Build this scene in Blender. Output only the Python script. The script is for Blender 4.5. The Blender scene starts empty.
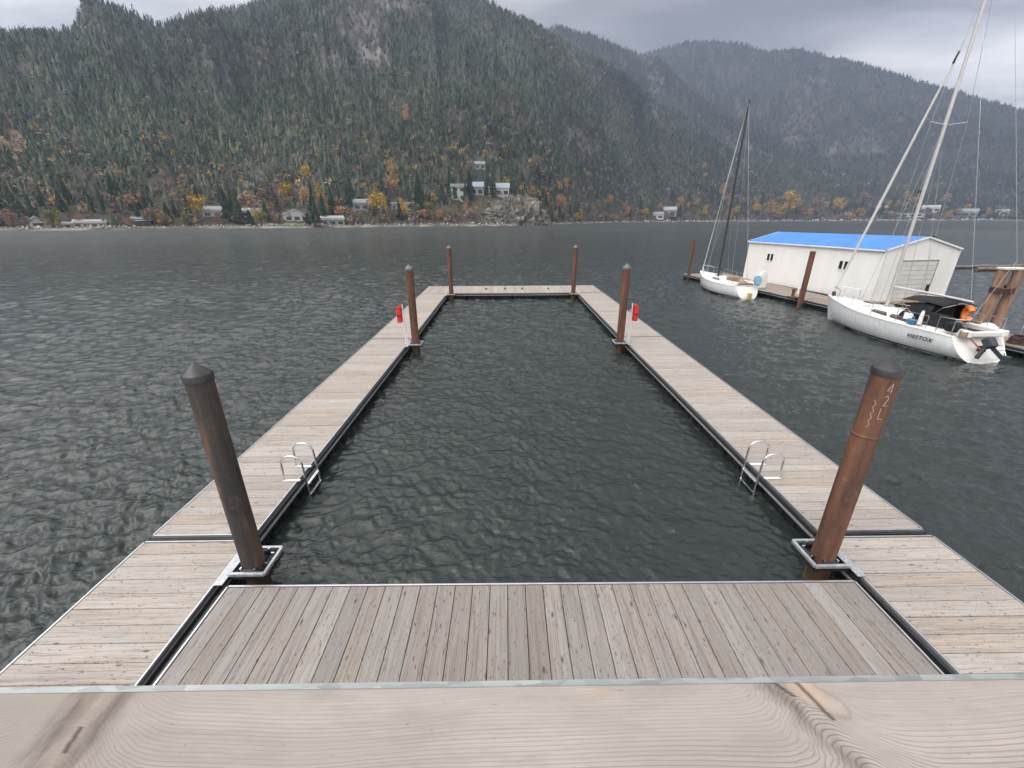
import bpy, math, random
import numpy as np
from mathutils import Vector, Matrix
random.seed(7); rng = np.random.default_rng(11)
SC = bpy.context.scene; COL = SC.collection
H = 3.8; WL = -0.33
# ---------------------------------------------------------------- camera
F, PI_, RO, YA = 413.8, math.radians(21.57), math.radians(-0.235), math.radians(0.70)
fw = np.array([math.sin(YA)*math.cos(PI_), math.cos(YA)*math.cos(PI_), -math.sin(PI_)])
r0_ = np.array([math.cos(YA), -math.sin(YA), 0.0]); u0_ = np.cross(r0_, fw)
rt = r0_*math.cos(RO) + u0_*math.sin(RO); up = -r0_*math.sin(RO) + u0_*math.cos(RO)
cd = bpy.data.cameras.new('camera'); cam = bpy.data.objects.new('camera', cd); COL.objects.link(cam)
cam.matrix_world = Matrix(((rt[0], up[0], -fw[0], 0), (rt[1], up[1], -fw[1], 0), (rt[2], up[2], -fw[2], H), (0, 0, 0, 1)))
cd.sensor_width = 36; cd.lens = F/1024*36; cd.clip_start = 0.02; cd.clip_end = 12000
SC.camera = cam
def ray(u, v):
    d = fw*F + rt*(u-512) - up*(v-384)
    return d/np.hypot(d[0], d[1])            # unit horizontal length
# ---------------------------------------------------------------- materials
def newmat(name):
    m = bpy.data.materials.new(name); m.use_nodes = True
    nt = m.node_tree; b = nt.nodes['Principled BSDF']
    return m, nt, b
class N:
    def __init__(s, nt): s.nt = nt
    def n(s, t, **k):
        o = s.nt.nodes.new(t)
        for a, b in k.items(): setattr(o, a, b)
        return o
    def l(s, a, b): s.nt.links.new(a, b)
    def val(s, sock, v):
        if isinstance(v, bpy.types.NodeSocket): s.l(v, sock)
        else: sock.default_value = v
    def math(s, op, a, b=0.0, c=0.0, clamp=False):
        o = s.n('ShaderNodeMath', operation=op, use_clamp=clamp)
        s.val(o.inputs[0], a); s.val(o.inputs[1], b)
        if op in ('MULTIPLY_ADD', 'SMOOTH_MIN', 'SMOOTH_MAX'): s.val(o.inputs[2], c)
        return o.outputs[0]
    def mix(s, f, a, b, mode='MIX'):
        o = s.n('ShaderNodeMix', data_type='RGBA', blend_type=mode)
        s.val(o.inputs[0], f)
        for i, x in ((6, a), (7, b)):
            if isinstance(x, (tuple, list)): o.inputs[i].default_value = (*x[:3], 1)
            else: s.l(x, o.inputs[i])
        return o.outputs[2]
    def ramp(s, f, pts, interp='LINEAR'):
        o = s.n('ShaderNodeValToRGB'); o.color_ramp.interpolation = interp
        e = o.color_ramp.elements
        while len(e) < len(pts): e.new(0.5)
        for q, (p, c) in zip(e, pts):
            q.position = p; q.color = (*c, 1) if isinstance(c, (tuple, list)) else (c, c, c, 1)
        s.l(f, o.inputs[0]); return o.outputs[0]
    def noise(s, vec, scale, detail=3, rough=0.55, dist=0.0):
        o = s.n('ShaderNodeTexNoise'); o.inputs['Scale'].default_value = scale
        o.inputs['Detail'].default_value = detail; o.inputs['Roughness'].default_value = rough
        o.inputs['Distortion'].default_value = dist
        if vec is not None: s.l(vec, o.inputs['Vector'])
        return o.outputs[0]
    def xyz(s, x, y, z=0.0):
        o = s.n('ShaderNodeCombineXYZ')
        for i, q in enumerate((x, y, z)): s.val(o.inputs[i], q)
        return o.outputs[0]
    def sep(s, v):
        o = s.n('ShaderNodeSeparateXYZ'); s.l(v, o.inputs[0]); return o.outputs
    def attr(s, name):
        return s.n('ShaderNodeAttribute', attribute_name=name)
    def obj(s): return s.n('ShaderNodeTexCoord').outputs['Object']
    def vmul(s, v, k):
        o = s.n('ShaderNodeVectorMath', operation='MULTIPLY'); s.l(v, o.inputs[0]); o.inputs[1].default_value = k
        return o.outputs[0]
    def bump(s, h, strength, dist, b):
        o = s.n('ShaderNodeBump'); o.inputs['Strength'].default_value = strength; o.inputs['Distance'].default_value = dist
        s.l(h, o.inputs['Height']); s.l(o.outputs[0], b.inputs['Normal']); return o

def simple(name, col, rough=0.5, metal=0.0, var=0.12, scale=6.0, bump=0.0, bscale=40.0, dirt=None):
    m, nt, b = newmat(name); g = N(nt); oc = g.obj()
    n1 = g.noise(oc, scale, 5, 0.6)
    dark = tuple(c*(1-var*2) for c in col); lite = tuple(min(1, c*(1+var)) for c in col)
    c = g.ramp(n1, [(0.3, dark), (0.7, lite)])
    if dirt:
        n2 = g.noise(g.vmul(oc, (2.5, 2.5, .8)), 3.0, 6, 0.65)
        c = g.mix(g.ramp(n2, [(0.55, 0.0), (0.75, 0.7)]), c, dirt)
    g.l(c, b.inputs['Base Color']); b.inputs['Roughness'].default_value = rough; b.inputs['Metallic'].default_value = metal
    if bump: g.bump(g.noise(oc, bscale, 4), bump, 0.01, b)
    return m

def deck_wood(name, base, dark, warm, knot=1.0):
    """weathered decking: 'bco' = (metres along the board, metres across, board id)"""
    m, nt, b = newmat(name); g = N(nt)
    at = g.attr('bco').outputs['Vector']; x, y, i = g.sep(at)
    idv = g.math('MULTIPLY', i, 7.31)
    tone = g.n('ShaderNodeTexWhiteNoise', noise_dimensions='1D'); g.l(i, tone.inputs['W']); tv = tone.outputs['Value']; tc = tone.outputs['Color']
    t2 = g.sep(tc)[1]
    c = g.mix(tv, base, tuple(q*0.70 for q in base))
    c = g.mix(g.math('MULTIPLY', g.math('POWER', t2, 2.5), 0.55), c, warm)
    # cloudy weathering along the board
    nv = g.xyz(g.math('MULTIPLY', x, 1.6), g.math('MULTIPLY', y, 7.0), idv)
    n1 = g.noise(nv, 1.6, 5, 0.62)
    c = g.mix(g.ramp(n1, [(0.42, 0.0), (0.72, 0.55)]), c, warm)
    n1b = g.noise(g.xyz(g.math('MULTIPLY', x, 0.9), g.math('MULTIPLY', y, 3.0), g.math('ADD', idv, 3.0)), 2.3, 6, 0.7)
    c = g.mix(g.ramp(n1b, [(0.52, 0.0), (0.74, 0.45)]), c, tuple(q*0.62 for q in base))
    stv = g.noise(g.xyz(g.math('MULTIPLY', x, .8), g.math('MULTIPLY', y, 26.0), g.math('ADD', idv, 9.0)), 1.0, 4, .65)
    c = g.mix(g.math('MULTIPLY', g.ramp(stv, [(.5, 0.0), (.68, 1.0)]), g.math('MULTIPLY_ADD', t2, .6, .15)), c, tuple(q*.42 for q in base))
    # grain lines
    wob = g.noise(g.xyz(g.math('MULTIPLY', x, 2.2), g.math('MULTIPLY', y, 5.0), idv), 1.0, 3)
    gy = g.math('ADD', y, g.math('MULTIPLY', wob, 0.06))
    gn = g.noise(g.xyz(g.math('MULTIPLY', x, 1.5), g.math('MULTIPLY', gy, 130.0), idv), 1.0, 4, 0.7)
    gr = g.ramp(gn, [(0.3, 1.0), (0.5, 0.0)])
    c = g.mix(g.math('MULTIPLY', gr, 0.75), c, dark)
    # knots
    vo = g.n('ShaderNodeTexVoronoi', feature='F1'); vo.inputs['Scale'].default_value = 1.0
    g.l(g.xyz(g.math('MULTIPLY', x, 2.6), g.math('MULTIPLY', y, 7.0), idv), vo.inputs['Vector'])
    kn = g.ramp(vo.outputs['Distance'], [(0.04, 1.0), (0.13, 0.0)])
    gate = g.ramp(g.sep(vo.outputs['Color'])[0], [(0.30, 0.0), (0.38, 1.0)])
    kf = g.math('MULTIPLY', g.math('MULTIPLY', kn, gate), 0.8*knot)
    c = g.mix(kf, c, (dark[0]*0.5, dark[1]*0.42, dark[2]*0.38))
    # dark weather specks
    sp = g.noise(g.xyz(g.math('MULTIPLY', x, 14), g.math('MULTIPLY', y, 45.0), idv), 1.0, 3, 0.6)
    c = g.mix(g.ramp(sp, [(0.62, 0.0), (0.68, 0.85)]), c, dark)
    sx = g.math('SUBTRACT', g.math('FRACT', g.math('MULTIPLY_ADD', x, 1/.62, i)), .5)
    sx = g.math('MULTIPLY', sx, .62)
    for off in (.035, .155):
        sy = g.math('SUBTRACT', y, off)
        dd = g.math('SQRT', g.math('ADD', g.math('MULTIPLY', sx, sx), g.math('MULTIPLY', sy, sy)))
        c = g.mix(g.math('MULTIPLY', g.ramp(dd, [(.0045, 1.0), (.008, 0.0)]), .75), c, (.05, .045, .042))
    g.l(c, b.inputs['Base Color']); b.inputs['Roughness'].default_value = 0.82
    b.inputs['Specular IOR Level'].default_value = 0.25
    g.bump(g.math('SUBTRACT', gn, g.math('MULTIPLY', kf, .5)), 0.45, 0.002, b)
    return m
M = {}
M['deck'] = deck_wood('weathered_decking', (0.43, 0.403, 0.380), (0.10, 0.085, 0.07), (0.37, 0.295, 0.235))
M['deck_front'] = deck_wood('weathered_decking_front', (0.32, 0.305, 0.292), (0.07, 0.058, 0.05), (0.24, 0.19, 0.15))
M['deck_old'] = deck_wood('old_marina_planks', (0.33, 0.29, 0.25), (0.08, 0.065, 0.055), (0.27, 0.20, 0.15))
M['alu'] = simple('aluminium_trim', (0.62, 0.63, 0.64), 0.38, 0.85, 0.08)
M['galv'] = simple('galvanised_steel', (0.55, 0.58, 0.60), 0.45, 0.7, 0.15, 25)
M['chrome'] = simple('stainless_tube', (0.75, 0.76, 0.78), 0.2, 1.0, 0.04)
M['rubber'] = simple('black_rubber', (0.018, 0.018, 0.02), 0.55, 0, 0.2, 10)
M['float'] = simple('black_float_plastic', (0.012, 0.013, 0.014), 0.5, 0, 0.25, 5, 0.3, 20)
M['cap'] = simple('black_cap_plastic', (.030, .031, .035), 0.42, 0, 0.1, 8)
M['red'] = simple('red_plastic', (0.62, 0.03, 0.025), 0.4, 0, 0.08)
M['white'] = simple('white_paint', (0.78, 0.78, 0.77), 0.4, 0, 0.04, 3)
M['gel'] = simple('white_gelcoat', (0.74, 0.755, 0.77), 0.22, 0, 0.05, 1.5, dirt=(0.5, 0.5, 0.47))
M['deckgel'] = simple('deck_gelcoat', (0.80, 0.79, 0.76), 0.45, 0, 0.05, 3)
M['window'] = simple('dark_window', (0.02, 0.022, 0.025), 0.08, 0, 0.1)
M['bronze_window'] = simple('tinted_window', (0.10, 0.08, 0.075), 0.12, 0, 0.1)
M['canvas'] = simple('black_canvas', (0.012, 0.013, 0.017), 0.85, 0, 0.3, 8, 0.4, 30)
M['blue_canvas'] = simple('blue_canvas', (0.03, 0.16, 0.32), 0.7, 0, 0.1)
M['orange'] = simple('orange_foam', (0.85, 0.20, 0.03), 0.6, 0, 0.12)
M['tan'] = simple('tan_teak', (0.32, 0.22, 0.14), 0.7, 0, 0.2, 12)
M['mast'] = simple('anodised_mast', (0.55, 0.55, 0.54), 0.45, 0.3, 0.05)
M['mast_dark'] = simple('dark_mast', (0.05, 0.05, 0.055), 0.4, 0.4, 0.1)
M['sail'] = simple('furled_sail_cover', (0.70, 0.70, 0.69), 0.8, 0, 0.06)
M['wire'] = simple('rigging_wire', (0.42, 0.43, 0.44), 0.4, 0.6, 0.05)
M['ink'] = simple('black_lettering', (0.02, 0.02, 0.025), 0.5, 0, 0.05)
M['engine'] = simple('grey_outboard_paint', (0.035, 0.045, 0.06), 0.3, 0, 0.1)
M['pink'] = simple('faded_red_plastic', (0.45, 0.10, 0.12), 0.5, 0, 0.1)
M['chalk'] = simple('chalk', (.55, .42, .34), 0.9, 0, 0.1)
def siding():
    m, nt, b = newmat('metal_siding'); g = N(nt); oc = g.obj(); x, y, z = g.sep(oc)
    n = g.noise(g.vmul(oc, (1, 1, .25)), 2.0, 5, .65)
    c = g.ramp(n, [(.3, (.74, .735, .71)), (.7, (.82, .815, .80))])
    low = g.ramp(g.math('ADD', z, g.math('MULTIPLY', g.noise(oc, 3, 4), .6)), [(.2, .25), (.5, 0.0)])
    c = g.mix(low, c, (.42, .41, .34))
    w = g.n('ShaderNodeTexWave', wave_type='BANDS', bands_direction='DIAGONAL'); w.inputs['Scale'].default_value = 5.5; w.inputs['Distortion'].default_value = 0
    g.l(g.vmul(oc, (1, 1, 0)), w.inputs['Vector'])
    g.l(c, b.inputs['Base Color']); b.inputs['Roughness'].default_value = .45
    g.bump(w.outputs['Fac'], .18, .01, b); return m
M['siding'] = siding()
def roofmat():
    m, nt, b = newmat('blue_metal_roof'); g = N(nt); oc = g.obj()
    c = g.ramp(g.noise(oc, 1.2, 5, .6), [(.3, (.045, .20, .60)), (.7, (.07, .26, .72))])
    w = g.n('ShaderNodeTexWave', wave_type='BANDS', bands_direction='Y'); w.inputs['Scale'].default_value = 1.1; w.inputs['Distortion'].default_value = 0
    g.l(oc, w.inputs['Vector'])
    rb = g.ramp(w.outputs['Fac'], [(.9, 0.0), (.98, 1.0)])
    g.l(g.mix(g.math('MULTIPLY', rb, .25), c, (.03, .16, .45)), b.inputs['Base Color'])
    b.inputs['Roughness'].default_value = .35
    g.bump(rb, .6, .02, b); return m
M['roof_blue'] = roofmat()
def rust(name, base, dark, streak, k):
    m, nt, b = newmat(name); g = N(nt); oc = g.obj()
    n1 = g.noise(g.vmul(oc, (3.5, 3.5, 0.55)), 2.0, 6, .65)
    c = g.ramp(n1, [(.32, dark), (.5, base), (.72, streak)])
    n2 = g.noise(g.vmul(oc, (1, 1, .35)), 22.0, 4, .7)
    c = g.mix(g.ramp(n2, [(.45, 0.0), (.75, k)]), c, dark)
    n3 = g.noise(oc, 5.0, 3, .6); c = g.mix(g.ramp(n3, [(.6, 0.0), (.8, .35)]), c, (.33, .25, .2))
    g.l(c, b.inputs['Base Color']); b.inputs['Roughness'].default_value = .72
    g.bump(n2, .3, .005, b); return m
M['rust'] = rust('rusty_steel', (.135, .060, .038), (.045, .026, .021), (.21, .095, .052), .45)
M['rust_dark'] = rust('dark_mill_steel', (.048, .040, .036), (.018, .019, .022), (.16, .088, .048), .35)
M['rust_wet'] = rust('wet_rust', (.07, .04, .02), (.03, .02, .012), (.14, .07, .02), .5)
M['log'] = rust('weathered_timber_pile', (.25, .15, .10), (.10, .06, .045), (.36, .24, .17), .4)
M['greylog'] = rust('grey_driftwood', (.16, .14, .125), (.06, .05, .045), (.27, .24, .21), .4)
M['cable'] = rust('rusty_cable', (.07, .035, .03), (.03, .02, .02), (.1, .05, .04), .4)
M['concrete'] = simple('pale_weathered_top', (.62, .61, .57), .9, 0, .12, 9)

def railwood():
    m, nt, b = newmat('rail_board_wood'); g = N(nt); x, y, z = g.sep(g.obj())   # object space, metres
    # grain flows along x and is pushed aside by two knots; two diagonal knot axes
    def knotfield(ax, ay, slope, wid, amp):
        # signed distance in x from a slanted line x = ax + slope*(ay - y)
        lx = g.math('ADD', ax, g.math('MULTIPLY', slope, g.math('SUBTRACT', ay, y)))
        wob = g.math('MULTIPLY', g.math('SUBTRACT', g.noise(g.xyz(g.math('MULTIPLY', x, 6), g.math('MULTIPLY', y, 9), 0), 4.0, 3), .5), .025)
        d = g.math('ADD', g.math('SUBTRACT', x, lx), wob)
        q = g.math('DIVIDE', d, wid)
        e = g.math('EXPONENT', g.math('MULTIPLY', g.math('MULTIPLY', q, q), -1.0))
        return d, e, g.math('MULTIPLY', e, amp)
    d1, e1, p1 = knotfield(.262, .265, .52, .030, -.030)
    d2, e2, p2 = knotfield(-.388, .25, .12, .045, -.035)
    # long wavy bands
    lw = g.math('MULTIPLY', g.noise(g.xyz(g.math('MULTIPLY', x, 1.3), g.math('MULTIPLY', y, 3), 2.0), 1.6, 2), .045)
    gy = g.math('ADD', g.math('ADD', y, lw), g.math('ADD', p1, p2))
    jit = g.noise(g.xyz(g.math('MULTIPLY', x, 60), g.math('MULTIPLY', y, 120), 0), 1.0, 3)
    gyj = g.math('ADD', gy, g.math('MULTIPLY', jit, .0008))
    n_ring = g.noise(g.xyz(0.0, g.math('MULTIPLY', gyj, 60.0), 4.0), 1.0, 2, .5)
    ph = g.math('ADD', g.math('MULTIPLY', gyj, 2*math.pi/.0034), g.math('MULTIPLY', n_ring, 7.0))
    s = g.math('SINE', ph)
    ring = g.ramp(g.math('MULTIPLY_ADD', s, .5, .5), [(.72, 0.0), (1.0, 1.0)])
    # rings fade out toward the far edge and in patches
    fadey = g.ramp(y, [(.17, 1.0), (.262, .22)])
    patch = g.ramp(g.noise(g.xyz(g.math('MULTIPLY', x, 3), g.math('MULTIPLY', y, 14), 0), 1.5, 3), [(.3, .35), (.6, 1.0)])
    near_k = g.math('MAXIMUM', g.math('MULTIPLY', e1, 1.0), 0.0)
    rs = g.math('MULTIPLY', g.math('MAXIMUM', g.math('MULTIPLY', fadey, patch), near_k), ring)
    fine = g.noise(g.xyz(g.math('MULTIPLY', x, 5), g.math('MULTIPLY', gyj, 900.0), 0), 1.0, 3, .7)
    c = g.ramp(g.noise(g.xyz(g.math('MULTIPLY', x, 3), g.math('MULTIPLY', y, 10), 1.0), 1.5, 5, .6), [(.3, (.26, .242, .222)), (.7, (.37, .342, .316))])
    c = g.mix(g.math('MULTIPLY', g.ramp(x, [(.15, 0.0), (.5, 1.0)]), .35), c, (.41, .365, .345))
    c = g.mix(g.math('MULTIPLY', g.ramp(fine, [(.38, 1.0), (.55, 0.0)]), .38), c, (.26, .215, .19))
    c = g.mix(g.math('MULTIPLY', rs, .85), c, (.165, .135, .115))
    dirt = g.noise(g.xyz(g.math('MULTIPLY', x, 9), g.math('MULTIPLY', y, 40.0), 6.0), 1.0, 6, .7)
    c = g.mix(g.ramp(dirt, [(.48, 0.0), (.70, .6)]), c, (.235, .21, .19))
    pit = g.noise(g.xyz(g.math('MULTIPLY', x, 90), g.math('MULTIPLY', y, 420.0), 2.0), 1.0, 3, .6)
    c = g.mix(g.ramp(pit, [(.68, 0.0), (.74, .7)]), c, (.10, .08, .07))
    # knot shading of the wood itself
    st = g.noise(g.xyz(g.math('MULTIPLY', x, 60), g.math('MULTIPLY', y, 14), 0), 1.0, 5, .65)
    edge2 = g.ramp(g.math('ABSOLUTE', g.math('SUBTRACT', g.math('ABSOLUTE', d2), .017)), [(0.0, 1.0), (.02, 0.0)])
    c = g.mix(g.math('MULTIPLY', g.math('MULTIPLY', edge2, g.ramp(st, [(.34, .0), (.56, 1.0)])), .95), c, (.085, .075, .07))
    c = g.mix(g.math('MULTIPLY', e2, .25), c, (.30, .24, .20))
    # orange heartwood patch beside the second knot
    ex = g.math('DIVIDE', g.math('ADD', g.math('SUBTRACT', d1, .020), g.math('MULTIPLY', g.math('SUBTRACT', jit, .5), .012)), .015); ey = g.math('DIVIDE', g.math('SUBTRACT', y, .254), .020)
    el = g.math('ADD', g.math('MULTIPLY', ex, ex), g.math('MULTIPLY', ey, ey))
    el = g.math('ADD', el, g.math('MULTIPLY', g.math('SUBTRACT', st, .5), 1.6))
    c = g.mix(g.math('MULTIPLY', g.ramp(el, [(.1, 1.0), (1.3, 0.0)]), .55), c, (.46, .33, .25))
    c = g.mix(g.math('MULTIPLY', g.ramp(g.math('ABSOLUTE', g.math('SUBTRACT', el, 1.15)), [(0.0, 1.0), (.35, 0.0)]), .45), c, (.20, .15, .12))
    c = g.mix(g.math('MULTIPLY', g.math('MULTIPLY', g.ramp(g.math('ABSOLUTE', g.math('ADD', d1, .012)), [(0.0, 1.0), (.016, 0.0)]), g.ramp(st, [(.35, .2), (.6, 1.0)])), .75), c, (.09, .075, .07))
    # cracks
    def crack(off, slope, y0, y1, d):
        d = g.math('ADD', g.math('SUBTRACT', d, g.math('MULTIPLY', g.math('SUBTRACT', g.noise(g.xyz(g.math('MULTIPLY', x, 6), g.math('MULTIPLY', y, 9), 0), 4.0, 3), .5), .025)), g.math('MULTIPLY', g.math('SUBTRACT', g.noise(g.xyz(0, g.math('MULTIPLY', y, 160.0), 1.0), 1.0, 3), .5), .004))
        dd = g.math('ABSOLUTE', g.math('ADD', g.math('SUBTRACT', d, off), g.math('MULTIPLY', g.math('SUBTRACT', y, y0), slope)))
        w = g.ramp(dd, [(.0002, 1.0), (.0008, 0.0)])
        lo = g.math('GREATER_THAN', y, y0); hi = g.math('LESS_THAN', y, y1)
        return g.math('MULTIPLY', w, g.math('MULTIPLY', lo, hi))
    ck = g.math('MAXIMUM', crack(.004, .1, .216, .236, d2), g.math('MAXIMUM', crack(.012, -.15, .232, .266, d1), crack(.0, .35, .252, .268, d1)))
    c = g.mix(g.math('MULTIPLY', ck, .85), c, (.045, .032, .026))
    # tan scar
    sx = g.math('DIVIDE', g.math('SUBTRACT', x, .085), .022); sy = g.math('DIVIDE', g.math('SUBTRACT', y, .2595), .0022)
    sc_ = g.math('ADD', g.math('MULTIPLY', sx, sx), g.math('MULTIPLY', sy, sy))
    c = g.mix(g.math('MULTIPLY', g.ramp(g.math('ADD', sc_, g.math('MULTIPLY', st, 1.2)), [(.8, 1.0), (1.5, 0.0)]), .7), c, (.40, .26, .16))
    g.l(c, b.inputs['Base Color']); b.inputs['Roughness'].default_value = .8; b.inputs['Specular IOR Level'].default_value = .2
    g.bump(g.math('SUBTRACT', g.math('MULTIPLY', fine, .3), g.math('ADD', g.math('MULTIPLY', rs, .6), g.math('MULTIPLY', ck, 3.0))), .5, .0006, b)
    return m
M['rail'] = railwood()
def galv_strip():
    m, nt, b = newmat('spangled_flashing'); g = N(nt); oc = g.obj()
    v = g.n('ShaderNodeTexVoronoi'); v.inputs['Scale'].default_value = 38; g.l(g.vmul(oc, (1, 2.5, 1)), v.inputs['Vector'])
    c = g.ramp(g.sep(v.outputs['Color'])[0], [(0, (.24, .265, .265)), (1, (.40, .43, .425))])
    c = g.mix(g.ramp(g.noise(oc, 9, 5, .7), [(.5, 0.0), (.7, .6)]), c, (.26, .28, .30))
    g.l(c, b.inputs['Base Color']); b.inputs['Metallic'].default_value = .35; b.inputs['Roughness'].default_value = .5; return m
M['flash'] = galv_strip()
def tintmat(name, rough=.9, noise=.25, nscale=1.0, trans=0.0):
    m, nt, b = newmat(name); g = N(nt); a = g.attr('tint').outputs['Color']
    n = g.noise(g.obj(), nscale, 4, .65)
    c = g.mix(g.math('MULTIPLY', g.ramp(n, [(.35, 1.0), (.65, 0.0)]), noise), a, (0, 0, 0))
    g.l(c, b.inputs['Base Color']); b.inputs['Roughness'].default_value = rough; b.inputs['Specular IOR Level'].default_value = .1
    return m
M['forest'] = tintmat('forest_foliage', .95, .3, .6)
M['ground'] = tintmat('mountain_ground', .95, .35, .05)
def foliage(name, a, bcol, var=.5):
    m, nt, b = newmat(name); g = N(nt)
    inf = g.n('ShaderNodeObjectInfo').outputs['Random']
    n = g.noise(g.obj(), .9, 4, .7)
    c = g.ramp(n, [(.3, a), (.7, bcol)])
    c = g.mix(g.math('MULTIPLY', inf, var), c, tuple(q*.55 for q in a))
    g.l(c, b.inputs['Base Color']); b.inputs['Roughness'].default_value = .9; b.inputs['Specular IOR Level'].default_value = .1
    return m
FOL = dict(conifer=foliage('conifer_needles', (.030, .050, .030), (.055, .085, .048)),
           yellow=foliage('yellow_leaves', (.42, .27, .035), (.60, .42, .06), .25), orange=foliage('orange_leaves', (.40, .22, .09), (.58, .36, .16), .3),
           bare=foliage('bare_twigs', (.17, .125, .11), (.26, .20, .18), .4), russet=foliage('russet_leaves', (.26, .16, .10), (.38, .25, .16), .4),
           olive=foliage('olive_leaves', (.15, .16, .05), (.26, .26, .09), .3))
M['bark'] = simple('bark', (.09, .07, .06), .9, 0, .2, 3)
M['housewhite'] = simple('house_white_wall', (.52, .52, .50), .6, 0, .06, .6)
M['housegrey'] = simple('house_grey_wall', (.30, .31, .31), .6, 0, .1, .6)
M['housedark'] = simple('house_dark_wall', (.10, .085, .075), .7, 0, .1, .6)
M['roofgrey'] = simple('house_grey_roof', (.24, .25, .27), .6, 0, .1, .8)
M['roofwhite'] = simple('house_pale_roof', (.34, .345, .35), .5, 0, .08, .8)
M['roofblue'] = simple('house_blue_grey_roof', (.25, .30, .36), .5, 0, .08, .8)
def rockmat():
    m, nt, b = newmat('bluff_rock'); g = N(nt); oc = g.obj()
    n = g.noise(g.vmul(oc, (1, 1, .45)), .28, 8, .72, .6)
    c = g.ramp(n, [(.38, (.05, .05, .045)), (.5, (.17, .165, .155)), (.62, (.36, .35, .335))])
    n2 = g.noise(oc, .22, 4, .6); c = g.mix(g.ramp(n2, [(.44, 0.0), (.56, .85)]), c, (.11, .095, .05))
    g.l(c, b.inputs['Base Color']); b.inputs['Roughness'].default_value = .9
    g.bump(n, 1.0, 1.5, b); return m
M['rock'] = rockmat()
def watermat():
    m, nt, b = newmat('lake_water'); g = N(nt); oc = g.obj()
    b.inputs['Base Color'].default_value = (.021, .028, .027, 1); b.inputs['Roughness'].default_value = .05
    b.inputs['IOR'].default_value = 1.42; b.inputs['Specular IOR Level'].default_value = .5
    x, y, z = g.sep(oc)
    dist = g.math('SQRT', g.math('ADD', g.math('MULTIPLY', x, x), g.math('MULTIPLY', y, y)))
    n1 = g.noise(g.vmul(oc, (1.0, 1.8, 1)), 4.2, 4, .6, .5)          # fine ripples
    n2 = g.noise(g.vmul(oc, (1.0, 1.9, 1)), .75, 4, .6, .3)          # metre-scale chop, carries the open lake
    far = g.ramp(g.math('DIVIDE', dist, 160.0), [(.12, 0.0), (.9, 1.0)])
    g.l(g.math('MULTIPLY_ADD', g.ramp(g.math('DIVIDE', dist, 350.0), [(.06, 0.0), (.8, 1.0)]), .34, .05), b.inputs['Roughness'])
    n3 = g.noise(g.vmul(oc, (.8, 1.6, 1)), .28, 4, .6, .2); far3 = g.ramp(g.math('DIVIDE', dist, 400.0), [(.08, 0.0), (.5, 1.0)])
    n1 = g.math('ADD', n1, g.math('MULTIPLY', n3, g.math('MULTIPLY', far3, 22.0)))
    h = g.math('ADD', g.math('MULTIPLY', n1, .055), g.math('MULTIPLY', n2, g.math('MULTIPLY', far, .55)))
    gust = g.ramp(g.noise(g.vmul(oc, (.35, 1.0, 1)), .012, 4, .6), [(.35, .55), (.65, 1.0)])
    bp = g.bump(h, 1.0, 1.0, b); g.l(gust, bp.inputs['Strength'])
    return m
M['water'] = watermat()

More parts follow.
